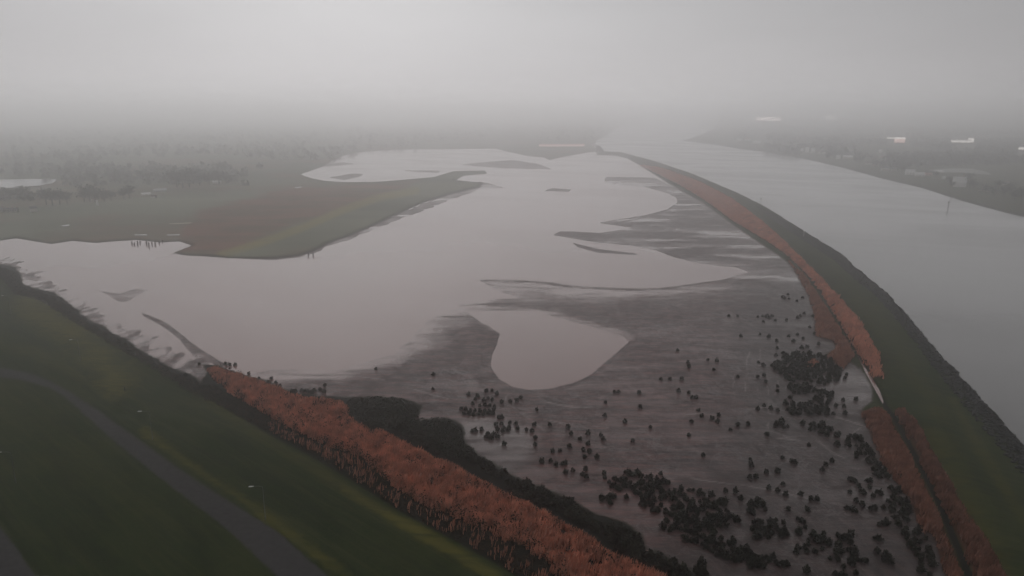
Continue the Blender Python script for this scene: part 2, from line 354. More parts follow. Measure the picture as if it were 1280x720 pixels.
    q.l(sp.outputs[0], p.inputs['Specular IOR Level'])
    b = q.n('ShaderNodeBump'); b.inputs['Distance'].default_value = .12
    q.l(q.math('MULTIPLY_ADD', wet, -.5, .6), b.inputs['Strength']); q.l(q.math('ADD', fine, q.math('MULTIPLY', streak, 1.5)), b.inputs['Height'])
    q.l(b.outputs[0], p.inputs['Normal'])
    return m
M_GROUND = ground_material()
def water_material(name, col, rough, wave):
    m, t, p = new_mat(name); q = NT(t)
    c = q.mix(q.ramp(q.noise(.012, 4, .5, (1, .5, 1)), .35, .65), col, tuple(k*.86 for k in col))
    q.l(c, p.inputs['Base Color']); q.l(q.math('MULTIPLY_ADD', q.ramp(q.noise(.008, 4, .6, (.6, 1.6, 1), .5, .8), .42, .62), rough*1.4, rough*.7), p.inputs['Roughness']); p.inputs['IOR'].default_value = 1.33
    b = q.n('ShaderNodeBump'); b.inputs['Distance'].default_value = wave; b.inputs['Strength'].default_value = .5
    q.l(q.noise(.5, 3, .5), b.inputs['Height']); q.l(b.outputs[0], p.inputs['Normal'])
    return m
M_RIVER = water_material('river_water', (.112, .109, .109), .1, .05)
M_TIDAL = water_material('tidal_water', (.255, .136, .124), .08, .015)
M_POND = water_material('pond_water', (.16, .16, .16), .1, .02)
def leafy(name, a, b, rough=.85, scale=.9):
    m, t, p = new_mat(name); q = NT(t)
    oi = q.n('ShaderNodeObjectInfo')
    c = q.mix(q.ramp(q.noise(scale, 3, .6), .3, .7), a, b)
    h = q.n('ShaderNodeHueSaturation'); q.l(c, h.inputs['Color'])
    q.l(q.math('MULTIPLY_ADD', oi.outputs['Random'], .9, .6), h.inputs['Value'])
    q.l(h.outputs[0], p.inputs['Base Color']); p.inputs['Roughness'].default_value = rough; p.inputs['Specular IOR Level'].default_value = .2
    return m
M_BUSH = leafy('bush_leaves', (.012, .015, .010), (.038, .038, .024), scale=1.6)
M_SCRUB = leafy('scrub_leaves', (.018, .020, .013), (.070, .046, .032), scale=.35)
M_THICK = leafy('thicket_leaves', (.018, .024, .014), (.032, .034, .020))
M_REED = leafy('dry_reed', (.62, .305, .215), (.28, .130, .092), scale=.35)
M_REED_FAR = leafy('dry_reed_rust', (.72, .37, .26), (.44, .21, .15), scale=.2)
M_TREE = leafy('tree_twigs', (.024, .025, .021), (.045, .042, .034))
def plain(name, col, rough=.6, metal=0.0, var=.12, scale=1.5):
    m, t, p = new_mat(name); q = NT(t)
    q.l(q.mix(q.ramp(q.noise(scale, 3), .3, .7), col, tuple(k*(1-var) for k in col)), p.inputs['Base Color'])
    p.inputs['Roughness'].default_value = rough; p.inputs['Metallic'].default_value = metal; return m
M_BARK = plain('bark', (.05, .042, .035), .9)
M_STEEL = plain('galvanised_steel', (.22, .22, .22), .5, .3)
M_LAMP = plain('lamp_housing', (.62, .62, .60), .4)
M_GLASSY = plain('lamp_lens', (.75, .75, .72), .15)
M_DARKWOOD = plain('dark_wood', (.03, .026, .022), .85)
M_WHITE = plain('white_render', (.86, .85, .83), .7)
M_CREAM = plain('cream_render', (.70, .67, .62), .7)
M_BRICK = plain('pale_brick', (.40, .27, .22), .8)
M_PINK = plain('pink_cladding', (.75, .50, .45), .6)
M_ROOF = plain('roof_tiles', (.10, .07, .06), .8)
M_ROOFG = plain('grey_roof', (.16, .16, .165), .7)
M_ROOFL = plain('light_sheet_roof', (.80, .80, .79), .5)
M_WIN = plain('window_glass', (.03, .035, .04), .1)
M_GLASSROOF = plain('greenhouse_glass', (.38, .39, .39), .3)

# ------------------------------------------------------------------ ground sheet, split by kind
def axis(parts): return np.unique(np.concatenate([np.arange(a, b, s) for a, b, s in parts] + [[parts[-1][1]]]))
XS = axis([(-1600, -100, 30), (-100, 0, 5), (0, 1280, 1.7), (1280, 1400, 5), (1400, 2900, 30)])
YS = axis([(139, 142, .5), (142, 330, 1.0), (330, 735, 1.5), (735, 800, 6), (800, 1150, 17)])
UU, VV = np.meshgrid(XS, YS)
GX, GY = ground(UU.ravel(), VV.ravel()); GZ, D = terrain(GX, GY)
pu, pv = pixel(GX, GY, np.maximum(GZ, 0))        # where raised ground appears
n1, n2, n3 = D['n1'], D['n2'], D['n3']
jit = n1*6*np.clip((pv-150)/300, .1, 1.2)
grass_l = sst(-2.0, 2.0, sdf(pu+jit*1.5, pv+jit, LEFT_GRASS, .7))
left_land = sst(-1, .5, D['wl'])
dike_in = sst(0, 1.5, D['wd'])
dout = pline(D['u'], D['v'], DIKE_OUT)           # stone foot on the river side
bankw = np.clip((D['v']-250)/17, 0.8, 22)
stone = (1 - sst(.75, 1.1, dout/bankw + n1*.5))*(D['wd'] > -1)
reeds = np.zeros_like(GX)
for P in (REED_LEFT, REED_RIGHT, REED_RIGHT_LOW, REED_MID_LOW, REED_MID_UP):
    reeds = np.maximum(reeds, sst(-2.5, 1.5, sdf(pu+jit, pv+jit, P, .8)))
far_l = sst(-.3, .6, D['fl']); far_r = sst(-.3, .6, D['rl'])
n0 = fbm(GX/1.6, GY/1.6, 33) - .5
road = np.maximum(sst(-1.5, 2.5, sdf(pu+n1*4+n0*5, pv+n1*3, ROAD, .8)), sst(-1.5, 2.5, sdf(pu+n1*4+n0*5, pv, ROAD2, .8)))
grass = np.clip(np.maximum.reduce([left_land, dike_in, far_l, far_r]), 0, 1)
scrub = np.clip(left_land*(1-grass_l), 0, 1)
scrub = np.maximum(scrub, stone)
scrub = np.maximum(scrub, (1-sst(.6, 1.3, D['dl']))*dike_in*(D['v'] > 300))
scrub = np.maximum(scrub, .7*(1-sst(.5, 2.2, np.abs(D['fl'])+n1))*(D['fl'] > -1)*(D['v'] > 225))
scrub = np.maximum(scrub, .8*(1-sst(.3, 1.5, np.abs(D['rl'])))*(D['rl'] > -.5))
FRONT = [(200,500),(300,474),(340,463),(420,464),(490,446),(520,418),(540,398),(575,386),(600,376),(597,351),(656,352.5),(733,360),(815,361.5),(879,354),(930,344),(960,334)]
uu_, vv_ = D['u'], D['v']
df = pline(uu_ + n2*40, vv_ + n3*6, FRONT, .45)
w_main = 1 - sst(0, 24, df + n2*16 + n3*16 + n1*8)
w_main = np.where(uu_ < 610, np.maximum(w_main, 1 - sst(0, 27, pline(uu_ + n2*50, vv_ + n2*12, [(200,500),(300,470),(420,455),(490,436),(535,400),(590,384)], .45) + n1*12)), w_main)
open_flat = sst(-.02, .22, fbm(GX/40, GY/12, 71, 6) - .5)*.14
w_main = np.maximum(w_main, open_flat)
grey_patch = sst(0., .35, 1-np.hypot((uu_-612)/70, (vv_-556)/42)) + .8*sst(0., .5, 1-np.hypot((uu_-1056)/50, (vv_-487)/30)) + .35*sst(0, .6, 1-np.hypot((uu_-760)/160, (vv_-635)/45))
w_main = np.maximum(w_main, np.clip(.55*grey_patch, 0, .8))
bands = fbm(GX/55 + 1.2*n3, GY/13 + 1.6*n2 + 1.2*n3, 91, 4) - .5
w_far = np.clip(.28 + 1.7*bands + .9*n2 + .5*n1, 0, 1)
wet = w_main + (w_far - w_main)*(1 - sst(345, 372, vv_ + n2*16))
barm = np.zeros_like(GX)
for b_ in BARS: barm = np.maximum(barm, sst(-1, 1.0, sdf(uu_, vv_ + n1*1.2, b_, .35)))
wet = wet*(1 - .75*barm)
film = (1-sst(3, 17, np.abs(vv_ - 367 + n2*6)))*(1 - sst(720, 900, uu_ + n3*60))
wet = np.clip(wet + .45*film, 0, 1)
soft = 1 - sst(0, 9, pline(uu_ + n1*8, vv_ + n2*5 + n1*3, [(572,387),(600,396),(618,408)], .6))
soft = np.maximum(soft, .8*(1 - sst(0, 7, pline(uu_, vv_ + n2*5 + n1*3, [(600,388),(640,386),(693,394),(757,412),(786,422)], .6))))
wet = np.maximum(wet, soft*.9)
# dark exposed lines along the bars
LINES = [([(597,351),(656,352.5),(687,355),(733,360.5),(786,362),(815,362),(847,359),(879,354)], 1.6),
         ([(573,383),(600,380),(640,384),(693,385),(760,384),(850,382)], 2.2), ([(770,396),(820,398),(900,403)], 1.4),
         ([(691,293),(730,295),(760,295)], 1.5), ([(781,296),(850,297),(920,303)], 1.6), ([(724,307),(747,313),(793,318)], 1.4),
         ([(747,277),(772,274.5),(806,268.5),(833,262.5),(848,252)], 1.0), ([(760,281),(795,275),(830,265)], .8), ([(756,221.5),(818,221.5)], .6),
         ([(893,332.5),(925,334),(965,335)], 1.2), ([(841,316),(880,320),(930,326)], 1.5), ([(790,278),(900,280),(950,287)], 1.2),
         ([(880,365),(960,362)], 1.2), ([(900,380),(985,384)], 1.6), ([(613,462),(624,476),(645,486),(687,488),(720,480),(745,467),(768,446),(790,427)], 2.0),
         ([(540,396),(600,398),(626,416),(624,432),(613,447)], 1.5)]
dark = np.zeros_like(GX)
for pts, w in LINES:
    P_ = np.array(pts); k_ = np.clip((uu_ - P_[:, 0].min())/(np.ptp(P_[:, 0])+1), 0, 1); tp = np.clip(np.minimum(k_, 1-k_)*5, .15, 1)
    dark = np.maximum(dark, (.35+.65*tp)*(1 - sst(.1, 1.1, (pline(uu_, vv_ + n1*2.4 + n2*2, pts)/(w*(.4+1.6*fbm(GX/30, GY/30, 97))*(.5+.5*tp)) + n1*1.2))))
ribs = fbm(GX/14 + .8*n2, GY/2.6, 133, 4) - .5
wet = np.clip(wet*(1 + 1.6*ribs) + .5*ribs*(wet > .02)*(wet < .98) - dark, 0, 1)
shore = sst(-14, 0, sdf(D['u'], D['v'], SHORE_MUD, .6))
wet = np.where(D['u'] < 330, np.clip(wet*(1-shore) + shore*np.clip(.55 + 1.2*n1 + 3.6*(fbm(GX/4, GY/9, 55, 5)-.5), .05, 1), 0, 1), wet)
wet *= 1 - .8*sst(.1, .9, 1-np.hypot((uu_-596)/42, (vv_-446)/40))*(D['v'] > 395)
TRACKS = [[(645,488),(633,498),(634,505),(645,513),(662,521),(700,530),(760,535)], [(634,505),(650,516),(670,530),(690,548)], [(828,590),(870,600),(915,607),(960,612),(1010,624)],
          [(960,520),(957,537),(985,548),(1015,546),(1040,566),(1056,574)], [(958,480),(962,520),(958,545)], [(930,500),(935,440)], [(945,500),(950,435)], [(913,545),(918,470)],
          [(972,430),(975,470),(968,500)], [(985,380),(1000,396),(1008,410)], [(1000,345),(990,360),(1004,372)], [(975,400),(1000,402)], [(560,476),(620,478)], [(970,548),(1000,552)],
          [(1040,520),(1070,530),(1084,535)], [(430,470),(480,476),(560,500)], [(660,500),(720,510),(800,508)], [(850,520),(900,514),(960,510)], [(1058,560),(1066,545),(1075,535)]]
groove = np.zeros_like(GX)
for pts in TRACKS: groove = np.maximum(groove, .75*(1-sst(.3, 1.4, pline(D['u'] + n1*8, D['v'] + n1*5, pts) + 2*np.abs(n1)))*sst(-.12, .1, fbm(GX/7, GY/7, 201) - .5))
groove *= (D['mud'] > 0)
grey = np.clip(.85*sst(870, 1010, D['u'] + n3*120 + (D['v']-450)*.35), 0, 1)
grey = np.maximum(grey, .7*sst(.0, .4, 1-np.hypot((D['u']-610)/75, (D['v']-560)/45)))
grey = np.maximum(grey, sst(640, 715, D['v'] + n3*30)*.8)
# worn yellow strips in the grass
yellow = np.zeros_like(GX)
for pts, w, s in [([(40,385),(110,430),(150,475)], 34, 1.0), ([(180,540),(235,579),(300,622),(403,697),(460,740)], 9, .75), ([(430,612),(500,652),(567,689),(620,722)], 8, 1),
                  ([(0,430),(40,440),(100,470)], 14, .35), ([(250,490),(330,548),(420,604)], 9, .35), ([(1160,560),(1215,655),(1260,730)], 26, .45), ([(1040,330),(1120,430),(1180,520)], 16, .25),
                  ([(1190,500),(1240,585),(1300,680)], 8, .4), ([(0,505),(60,540),(180,640)], 40, .15)]:
    yellow = np.maximum(yellow, s*(1-sst(.0, 1.15, pline(pu, pv, pts)/w + n2*1.2 + n1*.8 + n0*.9)))
yellow = np.maximum(yellow, .9*(1-sst(.3, 1.2, pline(pu, pv, [(275,319),(330,302),(380,284),(430,262),(470,248),(520,238)])/6)))
field = np.zeros_like(GX)
field = np.maximum(field, sst(-4, 6, sdf(pu, pv, [(215,316),(225,285),(250,262),(300,250),(360,232),(430,229),(520,226),(500,240),(440,256),(370,282),(310,306),(275,320)], .5) + n2*8))
field = np.maximum(field, .5*sst(.05, .25, n3)*far_l)
field = np.where(far_r > .5, .12, field)
grey = np.where(D['v'] < 330, np.maximum(grey, .35), grey)

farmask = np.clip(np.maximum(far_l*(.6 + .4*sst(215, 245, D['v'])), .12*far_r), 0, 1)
DRY = (grass, reeds, road, wet, yellow, scrub, field, grey, groove)
nx, ny = len(XS), len(YS); IDX = np.arange(nx*ny).reshape(ny, nx)
FQ = np.stack([IDX[1:, :-1], IDX[1:, 1:], IDX[:-1, 1:], IDX[:-1, :-1]], -1).reshape(-1, 4)
def fc(a): return a[FQ].mean(1)
kindf = np.zeros(len(FQ), int)
kindf[fc(D['fl']) > 0] = 5; kindf[fc(D['rl']) > 0] = 6; kindf[fc(D['wd']) > 0] = 4
kindf[fc(D['wl']) > 0] = 1
kindf[(kindf == 1) & (fc(road) > .5)] = 2
kindf[(kindf == 0) & (fc(D['riv'].astype(float)) > .5)] = 7
NAMES = {0: ('mudflat', 'wide wet brown mudflat with shallow tidal water', 'mudflat'), 1: ('grass_embankment', 'dark green grass embankment in the lower left', 'ground'),
         2: ('road', 'grey asphalt roads crossing the lower left grass', 'road'), 4: ('dike', 'long curved green dike between mudflat and river', 'dike'),
         5: ('marsh_and_farmland', 'reddish marsh and hazy farmland beyond the tidal water', 'land'), 6: ('far_river_bank', 'flat hazy land on the far side of the river', 'land'),
         7: ('river_bed', 'muddy bed below the grey river', 'ground')}
AV = np.stack([GX, GY, GZ], 1)
for kid, (nm, lab, cat) in NAMES.items():
    sel = FQ[kindf == kid]
    if not len(sel): continue
    used, inv = np.unique(sel, return_inverse=True)
    o = mesh_np(nm, AV[used], inv.reshape(-1, 4), M_GROUND, smooth=True)
    me = o.data
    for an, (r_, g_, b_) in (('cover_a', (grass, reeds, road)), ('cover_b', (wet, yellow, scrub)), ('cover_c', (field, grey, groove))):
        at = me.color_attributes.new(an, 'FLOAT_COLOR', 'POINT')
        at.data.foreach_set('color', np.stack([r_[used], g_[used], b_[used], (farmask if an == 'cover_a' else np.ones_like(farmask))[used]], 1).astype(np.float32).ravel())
    tag(o, lab, cat, kind='structure')
# the plain far beyond and behind: one low sheet under everything
m_plain = plain('distant_land', (.035, .037, .028), .95, scale=.01)
V = [(-24000, -24000, -2.2), (24000, -24000, -2.2), (24000, 24000, -2.2), (-24000, 24000, -2.2)]
tag(mesh_np('ground', V, [(0, 1, 2, 3)], m_plain), 'flat land stretching to the foggy horizon', 'ground', kind='structure')

# ------------------------------------------------------------------ water
def sheet(name, pts, z, mat, label):
    W2 = [Vector((float(a), float(b), 0)) for a, b in Gp(pts)]
    tri = geometry.tessellate_polygon([W2])
    o = mesh_np(name, [(v.x, v.y, z) for v in W2], [t if (W2[t[1]]-W2[t[0]]).cross(W2[t[2]]-W2[t[0]]).z > 0 else t[::-1] for t in tri], mat)
    return tag(o, label, 'water', kind='structure')
sheet('river', RIVER, 0.0, M_RIVER, 'wide calm grey river curving away into fog')
TIDAL = [(-1600,240),(-600,240),(-300,200),(376,180),(700,180),(750,182),(758,192),(776,192),(800,199),(850,222),(900,243),(951,268),(1000,300),(1050,340),(1100,390),(1150,450),(1200,520),(1260,600),(1340,740),(1480,1000),(1480,1150),(1000,1150),(700,760),(400,560),(200,470),(0,360),(-600,300),(-1600,300)]
sheet('tidal_water', TIDAL, 0.0, M_TIDAL, 'shallow pinkish tidal water lying over the mudflat')
sheet('pond', [(-200,226),(0,226.5),(45,225.5),(72,226),(66,231),(50,234),(0,238),(-200,240)], 2.0, M_POND, 'pale flooded pond at the far left')

# ------------------------------------------------------------------ haze
hm = bpy.data.materials.new('haze'); hm.use_nodes = True; t = hm.node_tree; t.nodes.clear()
ho = t.nodes.new('ShaderNodeOutputMaterial'); pvn = t.nodes.new('ShaderNodeVolumePrincipled'); t.links.new(pvn.outputs[0], ho.inputs['Volume'])
pvn.inputs['Color'].default_value = HAZE_COL + (1,); pvn.inputs['Density'].default_value = HAZE_DENSITY; pvn.inputs['Anisotropy'].default_value = HAZE_G
hb = Build(); hb.box((0, 0, (CAM_H+30-3.2)/2), (49000, 49000, CAM_H+30+3.2)); tag(hb.build('haze', hm), 'even grey fog over land and water', 'haze', kind='stuff')
#OBJECTS
# ------------------------------------------------------------------ foliage meshes
def leaf_cloud(P, size, rnd, flat=.25):
    """a small quad at every point of P (n,3), randomly turned; size may be an array"""
    n = len(P); a = rnd.normal(size=(n, 3)); a /= np.linalg.norm(a, axis=1)[:, None]
    b = rnd.normal(size=(n, 3)); b[:, 2] *= flat; b -= (a*b).sum(1)[:, None]*a; b /= np.linalg.norm(b, axis=1)[:, None] + 1e-9
    s = (np.broadcast_to(size, (n,))*rnd.uniform(.6, 1.3, n))[:, None]
    V = np.stack([P - a*s - b*s*.6, P + a*s*.7 - b*s*.8, P + a*s + b*s*.6, P - a*s*.7 + b*s*.9], 1).reshape(-1, 3)
    return V, np.arange(4*n).reshape(-1, 4)
def dome(n, rnd, r=1.0, h=1.0, lump=.25):
    """points filling an uneven dome of radius r and height h"""
    th = rnd.uniform(0, 2*math.pi, n); ph = np.arcsin(rnd.uniform(0, 1, n)**.8)
    k = (1 - lump) + lump*np.sin(th*3 + rnd.uniform(0, 6))*np.cos(ph*4 + rnd.uniform(0, 6)) + rnd.normal(0, .06, n)
    q = rnd.uniform(.45, 1, n)**.35*k
    return np.stack([np.cos(th)*np.cos(ph)*q*r, np.sin(th)*np.cos(ph)*q*r, np.sin(ph)*q*h + .05*h], 1)
BUSHES = []
for k in range(12):
    r_ = np.random.default_rng(50+k)
    Pb = dome(int(r_.integers(110, 230)), r_, .5, r_.uniform(.65, 1.1), .34)
    nb = int(r_.integers(0, 3))          # some bushes have a smaller side shoot
    for j in range(nb):
        P2 = dome(60, r_, .24, r_.uniform(.4, .8), .3); aa = r_.uniform(0, 6.28); Pb = np.concatenate([Pb, P2 + [math.cos(aa)*.45, math.sin(aa)*.45, 0]])
    V, F = leaf_cloud(Pb, .085, r_)
    BUSHES.append(mesh_np('bush', V, F, M_BUSH, link=False))
def poly_points(poly, step, rnd, z=0.0, keep=1.0):
    """jittered points on the ground inside a traced outline, about step metres apart"""
    Wp = np.array([ground(px, py, z) for px, py in poly]); lo = Wp.min(0); hi = Wp.max(0)
    hi = np.minimum(hi, lo + 4000)
    gx, gy = np.meshgrid(np.arange(lo[0], hi[0], step), np.arange(lo[1], hi[1], step))
    gx = gx.ravel() + rnd.uniform(-.46, .46, gx.size)*step; gy = gy.ravel() + rnd.uniform(-.46, .46, gy.size)*step
    m = (sdf(gx, gy, Wp) > 0) & (rnd.uniform(size=gx.size) < keep)
    return gx[m], gy[m]

# ------------------------------------------------------------------ bushes growing on the mud
SINGLES = {
 'reed_tip': ('small dark bush standing on the mud along the upper edge of the left reed bed', 'bushes along the left reed bed edge',
   [(282,456),(287,457),(294,457),(311,468),(324,474),(339,474),(336,479),(345,479),(350,483),(365,490),(370,490),(377,489),(381,490),(385,491),(390,492),(393,489),(400,488),(406,483),(405,491),(249,456),(232,470)]),
 'lone_left': ('lone dark bush on bare reddish mud left of the heart-shaped pool', 'lone bushes left of the pool', [(470,462),(542,469),(541,487)]),
 'pool_foot': ('dark bush in the loose cluster below the heart-shaped pool', 'bushes below the heart-shaped pool',
   [(586,494),(608,490),(615,489),(621,493),(597,496),(610,499),(605,501),(594,500),(615,501),(591,506),(618,509),(577,512),(582,513),(588,514),(594,514),(600,515),(606,515),(612,516),(617,513),(580,518),(586,518),(592,519),(598,519),(604,519),(610,518),(616,518),(600,508),(606,508),(612,508),
    (627,504),(638,503),(646,502),(651,498),(671,513),(627,523),(624,523),(620,532),(627,531),(637,530),(636,536),(635,539),(630,537),(645,531),(647,537),(594,539),(590,540),(602,538),(622,538),(610,543),(617,544),(608,547),(622,547),(614,549),(628,540),(630,556)]),
 'mid_track': ('dark bush on the brown mud right of the grey shallow patch', 'bushes on the mud in the centre',
   [(658,538),(668,532),(665,540),(669,548),(669,557),(687,532),(710,535),(714,543),(691,565),(700,564),(725,550),(712,559),(735,543),(735,556),(729,563),(737,566),(731,572),(746,573),(751,545),(754,550),(757,504),(756,521),
    (677,578),(688,577),(695,582),(703,581),(707,580),(707,591),(716,589),(732,588),(728,594),(733,597),(755,592),(756,598)]),
 'mid_flat': ('small dark bush standing alone on the ribbed mudflat right of the pool', 'lone bushes right of the pool',
   [(768,491),(773,491),(799,492),(848,490),(861,492),(865,498),(870,498),(800,510),(873,514),(781,528),(864,528),(877,521),(890,524),(898,520),(897,528),(922,532),(913,538),(813,535),(791,552),(861,545),(879,570),(826,593),(847,439),(860,454),(861,459),(885,451),(892,463),(826,475),(837,475),(852,475),(896,452),(926,421)]),
 'right_flat': ('small dark bush standing alone on the grey mud between the two bush thickets', 'lone bushes on the grey mud',
   [(947,512),(955,508),(935,531),(938,576),(939,583),(958,591),(945,597),(937,598),(959,544),(958,544),(1011,557),(978,573),(994,579),(990,578),(972,590),(979,606),(961,611),(972,614),(982,619),(1001,619),(1014,625),(1021,625),(1040,577),(1032,582),(1028,588),(985,638),(1009,638),(907,615),(919,616),(926,624),(939,628),(954,631)]),
 'upper_flat': ('tiny dark bush in the sparse row on the pale mud near the upper reeds', 'tiny bushes near the upper reeds',
   [(911,396),(922,396),(947,397),(953,396),(957,397),(959,396),(961,398),(965,396),(954,403),(969,401),(983,401),(997,398),(1000,396),(1005,393),(978,372),(985,369),(986,374),(981,374),(996,377),(1003,373),(1016,396),(1018,418),(1012,410),
    (950,419),(961,422),(971,427),(986,421),(991,427),(997,419),(1004,424),(992,427),(1023,431),(1002,436),(1009,435),(971,436),(970,445),(979,443),(948,454),(954,457),(922,472),(955,470),(957,478),(947,472)]),
 'thicket_edge': ('dark bush on the wet mud beside the ditch and the right reed strip', 'bushes beside the right ditch',
   [(972,490),(972,484),(988,498),(963,511),(972,514),(1054,501),(1070,500),(1055,509),(1056,518),(1045,508),(1056,474),(1058,469),(1065,600),(1062,600),(1069,603),(1084,602),(1088,602),(1073,609),(1062,616),(1076,616),(1079,617),(1087,610),(1091,621),(1100,618),(1096,616),(1070,627),(1078,632),(1058,636),(1062,637),(1067,638),(1093,636),(1088,637),(1104,636),(1110,628),(1114,612)]),
}
BLOBS = {
 'upper_thicket': ('dark bush packed into the upper thicket on the mud beside the orange reeds', 'bushes of the upper right thicket',
   [[(962,456),(985,443),(1010,440),(1030,444),(1045,454),(1052,463),(1048,477),(1030,481),(1010,477),(985,477),(975,471),(970,463)], [(982,482),(1000,478),(1020,486),(1040,490),(1040,502),(1030,508),(1018,502),(1015,492),(990,494)],
    [(980,504),(1010,502),(1030,510),(1045,516),(1040,521),(1010,518),(990,518),(980,514)], [(968,532),(975,522),(985,530),(995,535),(970,537)], [(1000,532),(1010,526),(1030,532),(1045,539),(1060,544),(1084,544),(1080,552),(1050,550),(1030,544),(1010,538)],
    [(1044,556),(1056,550),(1066,556),(1052,562)], [(1066,555),(1085,558),(1097,570),(1094,580),(1070,580),(1068,567)], [(1086,588),(1098,582),(1110,590),(1114,600),(1095,597),(1087,593)]]),
 'centre_thicket': ('dark rounded bush packed into the big thicket at the bottom centre', 'bushes of the bottom centre thicket',
   [[(764,600),(782,590),(800,590),(822,598),(842,602),(840,608),(820,612),(800,614),(795,624),(778,626),(776,614),(757,608),(756,602)], [(750,622),(760,618),(772,622),(770,630),(752,630)],
    [(800,620),(815,614),(838,614),(850,611),(880,614),(900,624),(912,622),(915,642),(925,654),(915,660),(900,664),(905,674),(925,682),(945,692),(960,697),(950,702),(910,700),(895,692),(870,684),(845,674),(838,666),(825,664),(828,654),(832,642),(818,640),(803,632)],
    [(935,630),(945,624),(958,632),(958,638),(935,642)], [(934,667),(945,652),(970,648),(982,654),(984,664),(975,674),(940,674)], [(903,694),(930,684),(960,690),(985,697),(985,707),(960,714),(905,702)], [(975,650),(980,648),(980,653),(975,653)]]),
 'right_thicket': ('dark spreading bush in the broken thicket at the bottom right', 'bushes of the bottom right thicket',
   [[(988,647),(1005,650),(1008,660),(1003,670),(992,657)], [(985,687),(1004,672),(1020,662),(1035,667),(1038,682),(1020,696),(1000,696)], [(1034,697),(1042,682),(1050,670),(1070,667),(1074,677),(1068,684),(1078,692),(1088,707),(1070,714),(1040,707)],
    [(1091,676),(1100,668),(1112,672),(1110,678)], [(1092,694),(1100,686),(1118,692),(1120,704),(1095,702)], [(1040,717),(1060,713),(1085,718),(1085,726),(1040,726)], [(1083,648),(1110,648),(1118,655),(1095,658)], [(1001,712),(1006,706),(1012,712),(1006,716)],
    [(1118,610),(1132,618),(1140,650),(1158,668),(1168,700),(1176,726),(1150,726),(1138,690),(1124,660),(1112,640)]]),
 'reed_bank': ('dark bushy shrub in the strip between the left reed bed and the bare mud', 'shrubs along the right side of the left reed bed',
   [[(577,560),(600,574),(632,592),(634,606),(604,590),(575,575)], [(632,602),(660,606),(690,618),(722,636),(745,652),(757,664),(776,662),(800,676),(803,692),(822,698),(850,713),(870,728),(840,728),(815,716),(795,704),(770,689),(750,669),(738,662),(720,656),(690,640),(660,626),(636,616)],
    [(868,712),(880,706),(892,716),(880,724)]]),
}
plants = []          # x, y, z, size, zone
rb = np.random.default_rng(5)
for zone, (lab, grp, pts) in SINGLES.items():
    P = np.array(pts, float); X, Y, Z = place(P[:, 0], P[:, 1])
    for x, y, z in zip(X, Y, Z): plants.append((x, y, max(z, 0) - .05, rb.uniform(1.25, 1.75)*(1.1 if y > 260 else 1), zone))
for zone, (lab, grp, polys) in BLOBS.items():
    for poly in polys:
        X, Y = poly_points(poly, 1.55 if zone != 'right_thicket' else 1.75, rb, .3, .8 if zone != 'reed_bank' else .95)
        if not len(X): continue
        Z, _ = terrain(X, Y)
        big = 2.4 if zone == 'reed_bank' else 1.75
        for x, y, z in zip(X, Y, Z): plants.append((x, y, max(z, 0) - .05, rb.uniform(.6, 1.2)*big, zone))
def in_view(x, y):
    u, v = pixel(np.array(x), np.array(y), 0.5); return -10 < u < 1290 and v < 735
plants.sort(key=lambda p: (not in_view(p[0], p[1]), math.hypot(p[0], p[1])/p[3]))
INFO = {k: v[:2] for k, v in list(SINGLES.items()) + list(BLOBS.items())}
for i, (x, y, z, s_, zone) in enumerate(plants[:300]):
    o = bpy.data.objects.new('bush', BUSHES[int(rb.integers(len(BUSHES)))]); COL.objects.link(o)
    o.location = (x, y, z); o.rotation_euler = (0, 0, rb.uniform(0, 6.28))
    o.scale = (s_*rb.uniform(.9, 1.15), s_*rb.uniform(.9, 1.15), s_*rb.uniform(.85, 1.1))
    tag(o, INFO[zone][0], 'bush', INFO[zone][1])
MV, MF, base = [], [], 0
for i, (x, y, z, s_, zone) in enumerate(plants[300:]):
    r_ = np.random.default_rng(900+i)
    V, F = leaf_cloud(dome(110, r_, .5*s_, .85*s_, .24), .115*s_, r_); V = V + np.array([x, y, z])
    MV.append(V); MF.append(F + base); base += len(V)
if MV: tag(mesh_np('bushes', np.concatenate(MV), np.concatenate(MF), M_BUSH), 'remaining small dark bushes spread over the mud', 'bushes', kind='stuff')
print('PLANTS', len(plants))

# two large low thickets at the water side of the left reed bed
def mound(name, poly, h, label, cat, mat, step=.62, leaf=.20, z0=.4):
    r_ = np.random.default_rng(abs(hash(label)) % 1000 if False else len(label))
    X, Y = poly_points(poly, step, r_, z0); Wp = [tuple(float(a) for a in ground(px, py, z0)) for px, py in poly]
    d = sdf(X, Y, Wp); Z, _ = terrain(X, Y); Z = np.maximum(Z, 0)
    hh = h*np.minimum(1, (d+.4)/2.0)**.6*(.55 + .75*fbm(X/2.4, Y/2.4, 31, 3))
    V, F = [], []; b = 0
    for k in range(5):
        P = np.stack([X + r_.normal(0, .2, len(X)), Y + r_.normal(0, .2, len(X)), Z + hh*r_.uniform(.15 if k else .8, 1.05, len(X))], 1)
        v, f = leaf_cloud(P, leaf, r_); V.append(v); F.append(f + b); b += len(v)
    o = mesh_np(name, np.concatenate(V), np.concatenate(F), mat); return tag(o, label, cat)
mound('thicket', [(436,505),(470,502),(505,505),(524,513),(522,522),(508,533),(500,542),(470,541),(445,534),(430,518)], 2.3, 'flat-topped dark thicket at the water edge above the orange reeds', 'thicket', M_THICK)
mound('thicket', [(497,536),(520,531),(560,530),(577,540),(579,556),(590,572),(580,580),(555,574),(530,565),(505,551)], 2.3, 'rounded dark thicket beside the grey shallow patch, lower than the other', 'thicket', M_THICK)

